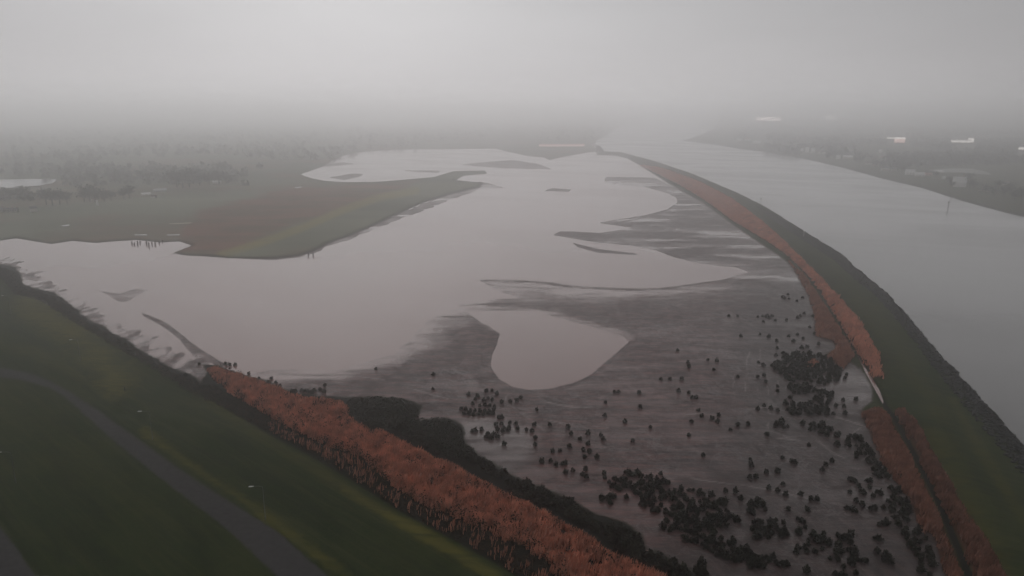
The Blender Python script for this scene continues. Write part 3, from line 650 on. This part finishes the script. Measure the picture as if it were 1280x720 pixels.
# ------------------------------------------------------------------ scrub along the banks
def clumps(name, X, Y, size, height, mat, label, cat, n=34, seed=1, leaf=.13):
    r_ = np.random.default_rng(seed); Z, _ = terrain(X, Y); Z = np.maximum(Z, 0); V, F = [], []; b = 0
    for x, y, z in zip(X, Y, Z):
        s_ = size*r_.uniform(.6, 1.3)
        v, f = leaf_cloud(dome(n, r_, s_, height*s_/size*r_.uniform(.7, 1.2), .3), leaf*s_, r_)
        V.append(v + np.array([x, y, z-.05])); F.append(f + b); b += len(v)
    return tag(mesh_np(name, np.concatenate(V), np.concatenate(F), mat), label, cat, kind='stuff')
rs = np.random.default_rng(77)
SCRUB = [(-60,326),(0,334),(20,340),(30,360),(67,370),(84,382),(111,405),(134,416),(161,432),(188,449),(215,465),(235,473),(252,484),(266,480),(282,492),(300,502),(340,527),(380,554),(418,568),(452,577),(478,608),(520,635),(550,647),(594,665),(641,687),(668,703),(705,740),(760,800),(700,800),(649,726),(618,708),(555,673),(497,642),(439,604),(387,573),(336,546),(279,512),(235,489),(188,459),(151,438),(118,418),(84,398),(50,376),(20,368),(0,348),(-60,338)]
X, Y = poly_points(SCRUB, 1.15, rs, 1.0, .9)
clumps('scrub', X, Y, .85, 1.0, M_SCRUB, 'dark tangled scrub between the grass embankment and the reeds', 'scrub', n=30, seed=4)
X, Y = poly_points(REED_LEFT, 1.5, rs, 1.2); keep = (fbm(X/5, Y/5, 41) > .53) | ((sdf(X, Y, [tuple(float(a) for a in ground(px, py, 1.2)) for px, py in REED_LEFT]) < 3.5) & (fbm(X/4, Y/4, 43) > .46))
clumps('undergrowth', X[keep], Y[keep], 1.1, 2.5, M_SCRUB, 'patches of dark undergrowth growing through the left reed bed', 'scrub', n=40, seed=6)
X, Y = poly_points([(945,257),(968,268),(1008,293),(1052,320),(1079,344),(1106,366),(1136,398),(1163,432),(1213,486),(1240,516),(1280,561),(1330,624),(1400,724),(1380,724),(1312,640),(1262,575),(1224,531),(1198,500),(1152,440),(1127,407),(1099,375),(1070,350),(1044,326),(1001,299),(962,273)], 1.0, rs, .3, .8)
def rocks(X, Y, seed):
    r_ = np.random.default_rng(seed); Z, _ = terrain(X, Y); V, F = [], []; b = 0
    cube = np.array([(-1,-1,-1),(1,-1,-1),(1,1,-1),(-1,1,-1),(-1,-1,1),(1,-1,1),(1,1,1),(-1,1,1)], float)
    fq = np.array([(0,3,2,1),(4,5,6,7),(0,1,5,4),(1,2,6,5),(2,3,7,6),(3,0,4,7)])
    for x, y, z in zip(X, Y, Z):
        a = r_.uniform(0, 6.28); c, s_ = math.cos(a), math.sin(a)
        v = cube*r_.uniform(.2, .62, 3)*[1, 1, .6] * r_.uniform(.7, 1.15, (8, 3))
        V.append(np.stack([v[:, 0]*c-v[:, 1]*s_+x, v[:, 0]*s_+v[:, 1]*c+y, v[:, 2]+max(z, -.1)+.12], 1)); F.append(fq+b); b += 8
    return np.concatenate(V), np.concatenate(F)
V, F = rocks(X, Y, 3)
tag(mesh_np('rubble', V, F, plain('dark_stone', (.020, .020, .019), .85, var=.5, scale=.8)), 'dark stone revetment along the river side of the dike', 'rocks', kind='stuff')

# ------------------------------------------------------------------ reeds
def reed_bed(label, poly, step, h, mat, seed, keep=.95, w=.11, shift=1.0):
    r_ = np.random.default_rng(seed); X, Y = poly_points(poly, step, r_, 1.0, keep)
    Wp = [tuple(float(a) for a in ground(px, py, 1.0)) for px, py in poly]
    u, v = pixel(X, Y, 1.0); m = (u > -60) & (u < 1345) & (v < 790); X, Y = X[m], Y[m]
    d = sdf(X, Y, Wp); m = (d + (fbm(X/3, Y/3, seed+60)-.5)*7 > 0) & (fbm(X/2.2, Y/2.2, seed+80) > .33); X, Y, d = X[m], Y[m], d[m]
    Z, _ = terrain(X, Y); Z = np.maximum(Z, 0); V = []
    hh = h*(.35 + 1.1*fbm(X/4, Y/4, seed))*np.minimum(1, .45 + d/3)
    dist = np.hypot(X, Y); ww = w*np.clip(dist/170, 1, 5)
    n = len(X)
    for k in range(3):
        a = r_.uniform(0, math.pi, n); bx = X + r_.normal(0, step*.35, n); by = Y + r_.normal(0, step*.35, n)
        H = hh*r_.uniform(.7, 1.15, n); lx = r_.normal(.14, .12, n)*H; ly = r_.normal(.0, .12, n)*H
        cx, cy = np.cos(a)*ww, np.sin(a)*ww
        p0 = np.stack([bx-cx, by-cy, Z], 1); p1 = np.stack([bx+cx, by+cy, Z], 1)
        p2 = np.stack([bx+lx*.6+cx*1.3, by+ly*.6+cy*1.3, Z+H*.75], 1); p3 = np.stack([bx+lx, by+ly, Z+H], 1)
        V.append(np.stack([p0, p1, p2, p3], 1).reshape(-1, 3))
    V = np.concatenate(V)
    return tag(mesh_np('reed_bed', V, np.arange(len(V)).reshape(-1, 4), mat), label, 'reeds', kind='stuff')
reed_bed('broad orange brown reed bed running diagonally along the left embankment', REED_LEFT, .42, 2.4, M_REED, 1)
reed_bed('thin scattered reeds poking through the dark scrub beside the grass embankment', [p for p in SCRUB if p[0] > 300], .8, 1.9, M_REED, 9, keep=.38)
reed_bed('long thin rusty reed strip along the foot of the far curved dike', REED_RIGHT, .8, 2.3, M_REED_FAR, 2)
reed_bed('orange reed strip between the dark ditch and the green dike, lower right', REED_RIGHT_LOW, .42, 2.2, M_REED, 3)
reed_bed('orange reed bed left of the dark ditch, lower right', REED_MID_LOW, .42, 2.2, M_REED, 4)
reed_bed('ragged orange reed bed left of the ditch beside the upper thicket', REED_MID_UP, .6, 2.3, M_REED_FAR, 5)
reed_bed('small orange reed patch inside the dark upper thicket', [(1008,452),(1016,449),(1024,452),(1022,456),(1010,457)], .4, 2.0, M_REED, 6)

# ------------------------------------------------------------------ street lamps on the embankment
def lamp(px, py, h, arm, az, label, lit=False):
    X, Y, Z = place([px], [py]); t = empty('street_lamp', (X[0], Y[0], Z[0]), az)
    b = Build(); b.tube([(0,0,-.3),(0,0,.9)], [.11,.11], 8); b.tube([(0,0,.9),(0,0,h*.98)], [.085,.05], 8); b.build('pole', M_STEEL, t)
    b = Build(); b.tube([(0,0,h*.95),(-.25,0,h*.99),(-.8,0,h+.06),(-arm,0,h+.12)], [.05,.045,.04,.035], 8); b.build('arm', M_STEEL, t)
    b = Build(); z = h+.13
    V = [(-arm+.1,-.10,z-.06),(-arm+.1,.10,z-.06),(-arm-.75,-.17,z-.05),(-arm-.75,.17,z-.05),(-arm-1.0,-.08,z-.03),(-arm-1.0,.08,z-.03),
         (-arm+.1,-.07,z+.06),(-arm+.1,.07,z+.06),(-arm-.7,-.13,z+.11),(-arm-.7,.13,z+.11),(-arm-.98,-.05,z+.04),(-arm-.98,.05,z+.04)]
    b.add(V, [(1,0,2,3),(3,2,4,5),(6,7,9,8),(8,9,11,10),(0,1,7,6),(0,6,8,2),(2,8,10,4),(1,3,9,7),(3,5,11,9),(4,10,11,5)])
    hd = b.build('lamp_head', M_LAMP, t)
    b = Build(); b.box((-arm-.42, 0, z-.085), (.55, .22, .05)); b.build('lens', M_GLASSY, hd)
    return tag(t, label, 'street lamp', 'street lamps along the embankment road')
lamp(332, 650, 8.2, 1.9, .2, 'street lamp at the edge of the grey road, tall pole plainly visible')
lamp(191, 549, 8.2, 1.9, .2, 'street lamp on the grass between the road and the dark scrub, farther up the bank')
lamp(20, 604, 8.2, 1.9, .2, 'street lamp in the grass at the left edge of the photo')
lamp(72, 770, 8.2, 1.9, .3, 'street lamp beside the second road in the lower left corner')
lamp(14, 392, 8.2, 1.9, .1, 'faint far street lamp on the pale embankment grass at the upper left')
lamp(101, 452, 8.2, 1.9, .1, 'faint street lamp on the yellowish grass below the upper left shoreline')
X, Y, Z = place([156], [488.5]); b = Build(); b.tube([(0,0,-.3),(0,0,1.25),(0.02,0,1.35)], [.16,.15,.10], 8); b.box((0,0,1.0),(.36,.06,.3))
o = b.build('post', M_DARKWOOD); o.location = (X[0], Y[0], Z[0]); tag(o, 'short dark marker post standing in the embankment grass', 'post')
X, Y, Z = place([1004.5], [296]); t = empty('marker_pole', (X[0], Y[0], Z[0])); b = Build(); b.tube([(0,0,-.3),(0,0,4.4)], [.16,.12], 8); b.build('pole', M_LAMP, t)
b = Build(); b.box((0,0,4.2),(.9,.08,.9)); b.build('sign_panel', M_LAMP, t); tag(t, 'thin pale marker pole on the grass of the curved dike', 'pole')
def beacon(px, py, h, label, z=0):
    X, Y = ground(px, py, z); t = empty('beacon', (float(X), float(Y), z)); b = Build(); b.tube([(0,0,-1),(0,0,h)], [.28,.2], 8); b.build('pole', M_DARKWOOD, t)
    b = Build(); b.tube([(0,0,h-1.6),(0,0,h-1.5),(0,0,h-.4),(0,0,h+.3)], [.2,.8,.8,.1], 10); b.build('topmark', M_DARKWOOD, t); tag(t, label, 'beacon')
beacon(951, 254.5, 5.5, 'dark beacon rising from the river edge of the curved dike'); beacon(1185, 260, 6, 'dark channel beacon standing in the open river')
for i, (px, py) in enumerate([(165,305),(168,306),(172,305.5),(175,304),(183,304.5),(186,307),(190,305),(194,306),(199,304),(203,302.5)]):
    X, Y = ground(px, py, 0); b = Build(); b.tube([(0,0,-.5),(.1,0,rb.uniform(1.4, 2.4))], [.5,.35], 7)
    o = b.build('stake', M_DARKWOOD); o.location = (float(X), float(Y), 0); tag(o, 'dark stake in the irregular row standing in water by the left marsh shore', 'stake', 'stakes by the left marsh shore')
for px, lab in ((385.5, 'left dark stake of the pair standing in water off the marsh tip'), (391.5, 'right dark stake of the pair standing in water off the marsh tip')):
    X, Y = ground(px, 320, 0); b = Build(); b.tube([(0,0,-.5),(.1,.1,2.2)], [.42,.3], 7); o = b.build('stake', M_DARKWOOD); o.location = (float(X), float(Y), 0); tag(o, lab, 'stake', 'pair of stakes off the marsh tip')

# ------------------------------------------------------------------ trees
def tree_mesh(seed, h=10.0):
    r_ = np.random.default_rng(seed); b = Build(); tips = []
    b.tube([(0,0,-.3),(.1,.05,h*.25),(.05,.1,h*.5),(0,0,h*.82)], [.32,.26,.18,.05], 7)
    for k in range(9):
        a = k*2.4 + r_.uniform(-.4, .4); z = h*r_.uniform(.28, .6); L = h*r_.uniform(.22, .36)
        e = (math.cos(a)*L, math.sin(a)*L, z + L*r_.uniform(.5, 1.1)); m_ = (e[0]*.5, e[1]*.5, z+(e[2]-z)*.35)
        b.tube([(0,0,z), m_, e], [.13,.09,.03], 5); tips.append(e); tips.append(m_)
    tips.append((0,0,h*.85)); P = []
    for e in tips:
        n = 26; P.append(np.array(e) + r_.normal(0, 1, (n, 3))*[h*.085, h*.085, h*.075])
    P = np.concatenate(P); return b, P, r_
TREES = []
for k in range(4):
    b, P, r_ = tree_mesh(200+k, 10.0)
    V, F = leaf_cloud(P, .34, r_)
    crown = mesh_np('crown', V, F, M_TREE, link=False)
    me = bpy.data.meshes.new('trunk'); me.from_pydata([tuple(map(float, p)) for p in b.v], [], b.f); me.materials.append(M_BARK); TREES.append((me, crown))
def tree(px, py, h, label, group, wide=1.0):
    X, Y, Z = place([px], [py]); t = empty('tree', (X[0], Y[0], Z[0]), rb.uniform(0, 6))
    t.scale = (h/10*wide, h/10*wide, h/10); tm, cm = TREES[int(rb.integers(4))]
    for nm, me in (('trunk', tm), ('crown', cm)):
        o = bpy.data.objects.new(nm, me); COL.objects.link(o); o.parent = t
    return tag(t, label, 'tree', group)
for px, py, h in [(58,256,14),(66,257,17),(75,256,15),(84,255,12)]: tree(px, py, h, 'tall hazy tree in the dense clump right of the pale pond at far left', 'trees by the pale pond', 1.2)
for px, py, h in [(106,253,14),(113,252,18),(119,253,15),(131,252,12),(139,251,11)]: tree(px, py, h, 'hazy tree in the clump beside the small white tower on the far left', 'trees by the white tower', 1.2)
for px, py, h in [(155,249,12),(162,248,14)]: tree(px, py, h, 'hazy tree of the pair between the white tower and the pale farm buildings', 'pair of trees by the farm', 1.2)
for px, py, h in [(221,234,20),(229,235,22),(237,234,20),(250,232,16),(262,231,15),(274,230,17),(284,229,14),(243,226,18)]: tree(px, py, h, 'large faint tree in the wood behind the marsh and pale farm', 'faint trees behind the marsh', 1.3)
for px, py, h in [(1115,214,11),(1122,213,14),(1128,216,12),(1133,211,13)]: tree(px, py, h, 'dark tree among the riverside houses across the river', 'trees among the riverside houses', 1.1)
for px, py, h in [(1170,222,9),(1187,231,10),(1190,235,8),(1212,234,11),(1217,236,9),(1210,228,12)]: tree(px, py, h, 'dark tree close around the tall white house across the river', 'trees around the tall white house', 1.1)
for px, py, h in [(1232,240,9),(1243,244,10),(1255,246,11),(1268,250,12),(1277,249,13),(1290,252,12),(1262,240,11),(1248,236,10)]: tree(px, py, h, 'dark tree on the river bank by the right edge of the photo', 'trees by the right edge', 1.2)
for px, py, h in [(958,187,16),(968,188,14),(985,190,15),(997,191,14),(1035,195,14),(1042,197,15),(1070,203,13),(1075,204,12),(1094,208,12)]: tree(px, py, h, 'faint tree on the far river bank between scattered pale houses', 'faint trees on the far bank', 1.2)

CLEAR = [(1199,234,14),(1138,218,9),(1152,220,10),(1162,219,8),(1175,215,10),(1107,214,9),(1118,214,8),(1088,206,9),(1101,193,7),(1048,199,6),(1060,199,10),(1009,191,7),(1018,191,9),(1002,190,5),
         (1028,192,7),(924,177,7),(935,176,7),(946,180,9),(1258,231,8),(1229,238,9),(1125,178,12),(1116,173,10),(1205,178,16),(1278,187,8),(12,265,18),(43,265,8),(122,257,6),(193,247,14),(272,230,9),(30,232,50),(1200,215,45)]
def wood(name, bands, label, seed, size=(7, 13), n=14, mat=None):
    r_ = np.random.default_rng(seed); V, F = [], []; b = 0
    for (u0, v0, u1, v1, cnt) in bands:
        U_ = r_.uniform(u0, u1, cnt); V_ = r_.uniform(v0, v1, cnt); X, Y = ground(U_, V_, 1.0)
        keep = fbm(X/260, Y/260, seed) > .44; X, Y = X[keep], Y[keep]
        Z, D_ = terrain(X, Y); ok = (D_['fl'] > 1) | (D_['rl'] > 1.5)
        for hx, hy, hw_ in CLEAR: ok &= ~((np.abs(D_['u']-hx) < hw_) & (D_['v'] > hy-2) & (D_['v'] < hy+14))   # open ground before the houses
        for x, y, z in zip(X[ok], Y[ok], Z[ok]):
            s_ = r_.uniform(*size); v, f = leaf_cloud(dome(n, r_, s_*.6, s_, .3), s_*.2, r_)
            V.append(v + np.array([x, y, z])); F.append(f + b); b += len(v)
    return tag(mesh_np(name, np.concatenate(V), np.concatenate(F), mat or M_TREE), label, 'woods', kind='stuff')
wood('woods', [(1100,186,1300,206,1700), (1080,176,1300,186,800), (960,168,1120,196,1100), (920,160,1300,172,700), (1200,204,1300,236,420), (1100,198,1200,211,260), (960,183,1100,200,160)], 'dark wooded land spread behind the riverside houses', 21, n=18)
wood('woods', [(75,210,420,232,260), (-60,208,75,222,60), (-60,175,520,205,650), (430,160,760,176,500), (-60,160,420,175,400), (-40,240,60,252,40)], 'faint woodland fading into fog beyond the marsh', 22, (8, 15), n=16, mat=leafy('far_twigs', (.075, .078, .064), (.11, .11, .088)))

# ------------------------------------------------------------------ buildings
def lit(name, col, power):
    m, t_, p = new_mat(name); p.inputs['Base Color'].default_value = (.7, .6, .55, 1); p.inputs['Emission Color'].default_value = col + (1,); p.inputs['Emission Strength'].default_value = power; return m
def house(px, py, wpx, hpx, label, cat='house', wall=None, roof=None, depth=.7, roof_f=.35, rz=None, windows=True, group=None, chimney=True):
    X, Y, Z = place([px], [py]); x, y, z = X[0], Y[0], Z[0]
    k = (y*CP + CAM_H*SP)/FPX; w = wpx*k; H = hpx*k/CP; hw = H*(1-roof_f); hr = H*roof_f; d = w*depth
    t = empty('house', (x, y, z-.1), rz if rz is not None else -math.atan2(x, y) + .15)
    if px > 900 and wall is None and roof is not None: roof_f = max(roof_f, .58); hw = H*(1-roof_f); hr = H*roof_f
    b = Build(); b.box((0, d/2, hw/2), (w, d, hw)); wl = b.build('wall', wall or M_WHITE, t)
    b = Build(); b.prism_roof((0, d/2, hw+.003), w, d, hr, 0, .3); rf = b.build('roof', roof or M_ROOF, t)
    if chimney: b = Build(); b.box((w*.25, d/2, hw+hr), (.9, .9, hr*.6+.8)); b.build('chimney', M_BRICK, rf)
    if windows:
        n = max(2, int(w/3.4)); rows = max(1, int(hw/2.9))
        for r in range(rows):
            for i in range(n):
                cx = -w/2 + (i+.5)*w/n; cz = 1.5 + r*2.8
                if r == 0 and i == n//2:
                    b = Build(); b.box((cx, -.03, 1.05), (1.0, .06, 2.1)); b.build('door', M_DARKWOOD, t); continue
                if cz + .7 > hw: continue
                b = Build(); b.box((cx, -.02, cz), (1.1, .05, 1.2)); b.build('window', M_WIN, t)
    return tag(t, label, cat, group)
RH = 'riverside houses across the river'
house(1199.5, 234, 14, 12.5, 'tall plain white house, biggest and nearest on the far river bank', group=RH, windows=False, roof=M_ROOFL)
house(1138, 218.5, 10, 6.5, 'bright white house left of the pinkish one, behind the river bank', group=RH, roof=M_ROOFL)
house(1150, 220.5, 10, 5, 'long low white house between two brighter ones on the far bank', group=RH, roof=M_ROOFL)
house(1161, 219.5, 7.5, 6, 'small pinkish white house just left of the pale field on the far bank', group=RH, wall=M_PINK)
house(1174, 215.5, 8, 2.5, 'flat pale shed in front of the light field on the far bank', 'shed', wall=M_CREAM, roof=M_ROOFL, windows=False, group=RH, chimney=False)
house(1180, 224, 3.5, 4, 'tiny white hut left of the tall white house', 'shed', windows=False, group=RH, roof=M_ROOFL, chimney=False)
house(1107, 214, 9, 6, 'grey gabled house left of the bright white ones on the far bank', group=RH, wall=M_CREAM, roof=M_ROOFG)
house(1117.5, 214.5, 6, 5, 'small grey house right beside the grey gabled one', group=RH, wall=M_CREAM, roof=M_ROOFG)
house(1086, 206, 6, 4, 'faint cream house at the left end of the riverside village', group=RH, wall=M_CREAM)
house(1094, 207, 5, 4, 'faint brick house near the left end of the riverside village', group=RH, wall=M_BRICK)
house(1100.5, 192, 4, 5, 'small faint white house set back behind the riverside village', group=RH, roof=M_ROOFL)
house(1104, 197, 7, 3.5, 'low reddish house set back behind the riverside village', group=RH, wall=M_BRICK)
house(1048, 199, 4.5, 5, 'short white boathouse at the left of the pale shed by the river', group=RH, windows=False, roof=M_ROOFL)
house(1060, 199, 11, 4.5, 'long pale shed at the water edge halfway down the far bank', 'shed', wall=M_CREAM, roof=M_ROOFL, windows=False, group=RH, chimney=False)
house(1009, 191, 4, 7, 'tall narrow white house, brightest of the faint upper row', group=RH, roof=M_ROOFL)
house(1016, 191.5, 4.5, 6, 'white house second in the faint upper row across the river', group=RH, roof=M_ROOFL)
house(1002.5, 190, 3, 4.5, 'small white house at the left end of the faint upper row', group=RH, roof=M_ROOFL)
house(1024.5, 192, 3, 4, 'small cream house near the right end of the faint upper row', group=RH, wall=M_CREAM)
house(1030, 192.5, 3, 3.5, 'tiny cream house ending the faint upper row on the right', group=RH, wall=M_CREAM)
house(924.5, 177, 6, 3.5, 'bright white gabled house, left of three at the river bend', group=RH, roof=M_ROOFL)
house(935, 175.8, 6, 4, 'bright white house with red roof, middle of three at the river bend', group=RH, roof=M_BRICK)
house(946, 180, 9, 3.8, 'wide low white house, right of three at the river bend', group=RH, roof=M_ROOFL)
house(1227, 238.5, 5, 2.5, 'low grey house half hidden right of the tall white house', group=RH, wall=M_CREAM, roof=M_ROOFG)
house(1236, 240, 6, 2.5, 'long low grey shed near the bank at the right', 'shed', wall=M_CREAM, roof=M_ROOFG, windows=False, group=RH, chimney=False)
house(1258, 231, 8, 3, 'faint grey farmhouse far right behind the bank trees', group=RH, wall=M_CREAM, roof=M_ROOFG)
LF = 'buildings on the left farmland'
for i, (px, lab) in enumerate([(3,'pale terraced house at the left end of the small row'),(9,'second pale terraced house from the left in the small row'),(15,'third pale terraced house from the left in the small row'),(21,'pale terraced house at the right end of the small row')]):
    house(px, 265, 5, 5.5, lab + ' on the left farmland', group=LF, wall=M_CREAM, roof=M_ROOFG)
house(43, 265, 7, 7.5, 'pale grey barn right of the terraced row on the left farmland', 'barn', wall=M_CREAM, roof=M_ROOFG, group=LF, windows=False, chimney=False)
house(1, 250.5, 5, 3, 'bright white farmhouse cut off by the left edge of the photo', group=LF)
house(122, 257, 2.4, 8.5, 'narrow white tower standing alone on the left farmland', 'tower', group=LF, windows=False, roof_f=.1, chimney=False)
house(193.5, 247.5, 6, 4, 'bright white farmhouse at the right end of the pale farm', group=LF)
house(201, 240, 14, 4, 'long pale greenhouse of the hazy farm', 'greenhouse', wall=M_GLASSROOF, roof=M_GLASSROOF, windows=False, group=LF, chimney=False, roof_f=.5)
house(183, 244.5, 10, 3.5, 'low pale barn left of the white farmhouse', 'barn', wall=M_CREAM, roof=M_ROOFL, windows=False, group=LF, chimney=False)
house(272, 230, 10, 4, 'pale farm shed among the faint trees behind the marsh', 'shed', wall=M_CREAM, roof=M_ROOFL, windows=False, group=LF, chimney=False)
# big lit greenhouses and halls; emission raised until they show through the fog
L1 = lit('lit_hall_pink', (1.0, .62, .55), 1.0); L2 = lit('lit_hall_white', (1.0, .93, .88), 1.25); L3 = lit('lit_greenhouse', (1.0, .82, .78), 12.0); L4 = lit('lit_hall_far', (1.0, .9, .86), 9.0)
LH = 'lit halls glowing through the fog'
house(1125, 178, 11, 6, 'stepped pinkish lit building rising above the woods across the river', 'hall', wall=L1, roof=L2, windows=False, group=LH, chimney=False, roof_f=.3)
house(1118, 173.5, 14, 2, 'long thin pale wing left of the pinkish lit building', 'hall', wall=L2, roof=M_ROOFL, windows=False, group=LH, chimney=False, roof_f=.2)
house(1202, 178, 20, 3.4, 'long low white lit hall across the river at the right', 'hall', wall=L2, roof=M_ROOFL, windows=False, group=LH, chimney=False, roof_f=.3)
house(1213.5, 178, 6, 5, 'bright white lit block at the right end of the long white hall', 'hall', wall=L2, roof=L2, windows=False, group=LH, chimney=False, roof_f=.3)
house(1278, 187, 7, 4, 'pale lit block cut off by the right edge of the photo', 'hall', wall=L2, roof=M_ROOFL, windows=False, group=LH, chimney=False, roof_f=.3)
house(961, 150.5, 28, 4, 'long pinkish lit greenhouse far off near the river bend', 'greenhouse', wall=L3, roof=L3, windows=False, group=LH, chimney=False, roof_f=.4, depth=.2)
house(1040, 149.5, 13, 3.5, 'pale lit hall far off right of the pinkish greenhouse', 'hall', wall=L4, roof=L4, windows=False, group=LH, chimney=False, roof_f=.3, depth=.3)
house(703, 183, 56, 3, 'long low pink brick works on the spit where the dike meets the river', 'factory', wall=lit('emissive_works', (1.0, .60, .55), .4), roof=M_PINK, windows=False, chimney=False, roof_f=.3, depth=.2)  # works walls carry a weak pink emission on top of their colour
# pale field across the river, and pale puddles on the left land
def patch(name, pts, mat, label, cat, dz=.25):
    X, Y = ground([p[0] for p in pts], [p[1] for p in pts], 1.3); z, _ = terrain(X, Y); zz = float(z.max()) + dz
    W2 = [Vector((float(a), float(b), 0)) for a, b in zip(X, Y)]; tri = geometry.tessellate_polygon([W2])
    o = mesh_np(name, [(v.x, v.y, zz) for v in W2], [t if (W2[t[1]]-W2[t[0]]).cross(W2[t[2]]-W2[t[0]]).z > 0 else t[::-1] for t in tri], mat); return tag(o, label, cat, kind='structure')
M_PALE = plain('pale_sand', (.30, .30, .28), .8)
patch('field', [(1161,212.5),(1190,211),(1215,211),(1236,216),(1239,219),(1215,217.5),(1190,216),(1168,216)], M_PALE, 'pale open field behind the riverside houses', 'field')
patch('puddle', [(75,282),(80,281),(87,280.6),(86,281.8),(80,282.6)], M_POND, 'small pale puddle on the hazy left grassland', 'puddle')
patch('puddle', [(168,293),(183,292.8),(184,293.8),(169,294)], M_POND, 'thin pale puddle by the left marsh shore', 'puddle')
patch('puddle', [(208,293.1),(224,292.9),(224,293.8),(210,294)], M_POND, 'thin pale puddle at the edge of the reddish marsh', 'puddle')
patch('puddle', [(211,279.2),(225,278.4),(240,277.6),(239,278.8),(225,279.8),(212,280)], plain('shell_path', (.5, .46, .36), .8), 'thin pale yellowish path strip on the marsh', 'puddle')
patch('puddle', [(368,234.5),(376,233),(377,233.8),(370,235.2)], M_POND, 'pale puddle on the far reddish marsh', 'puddle')
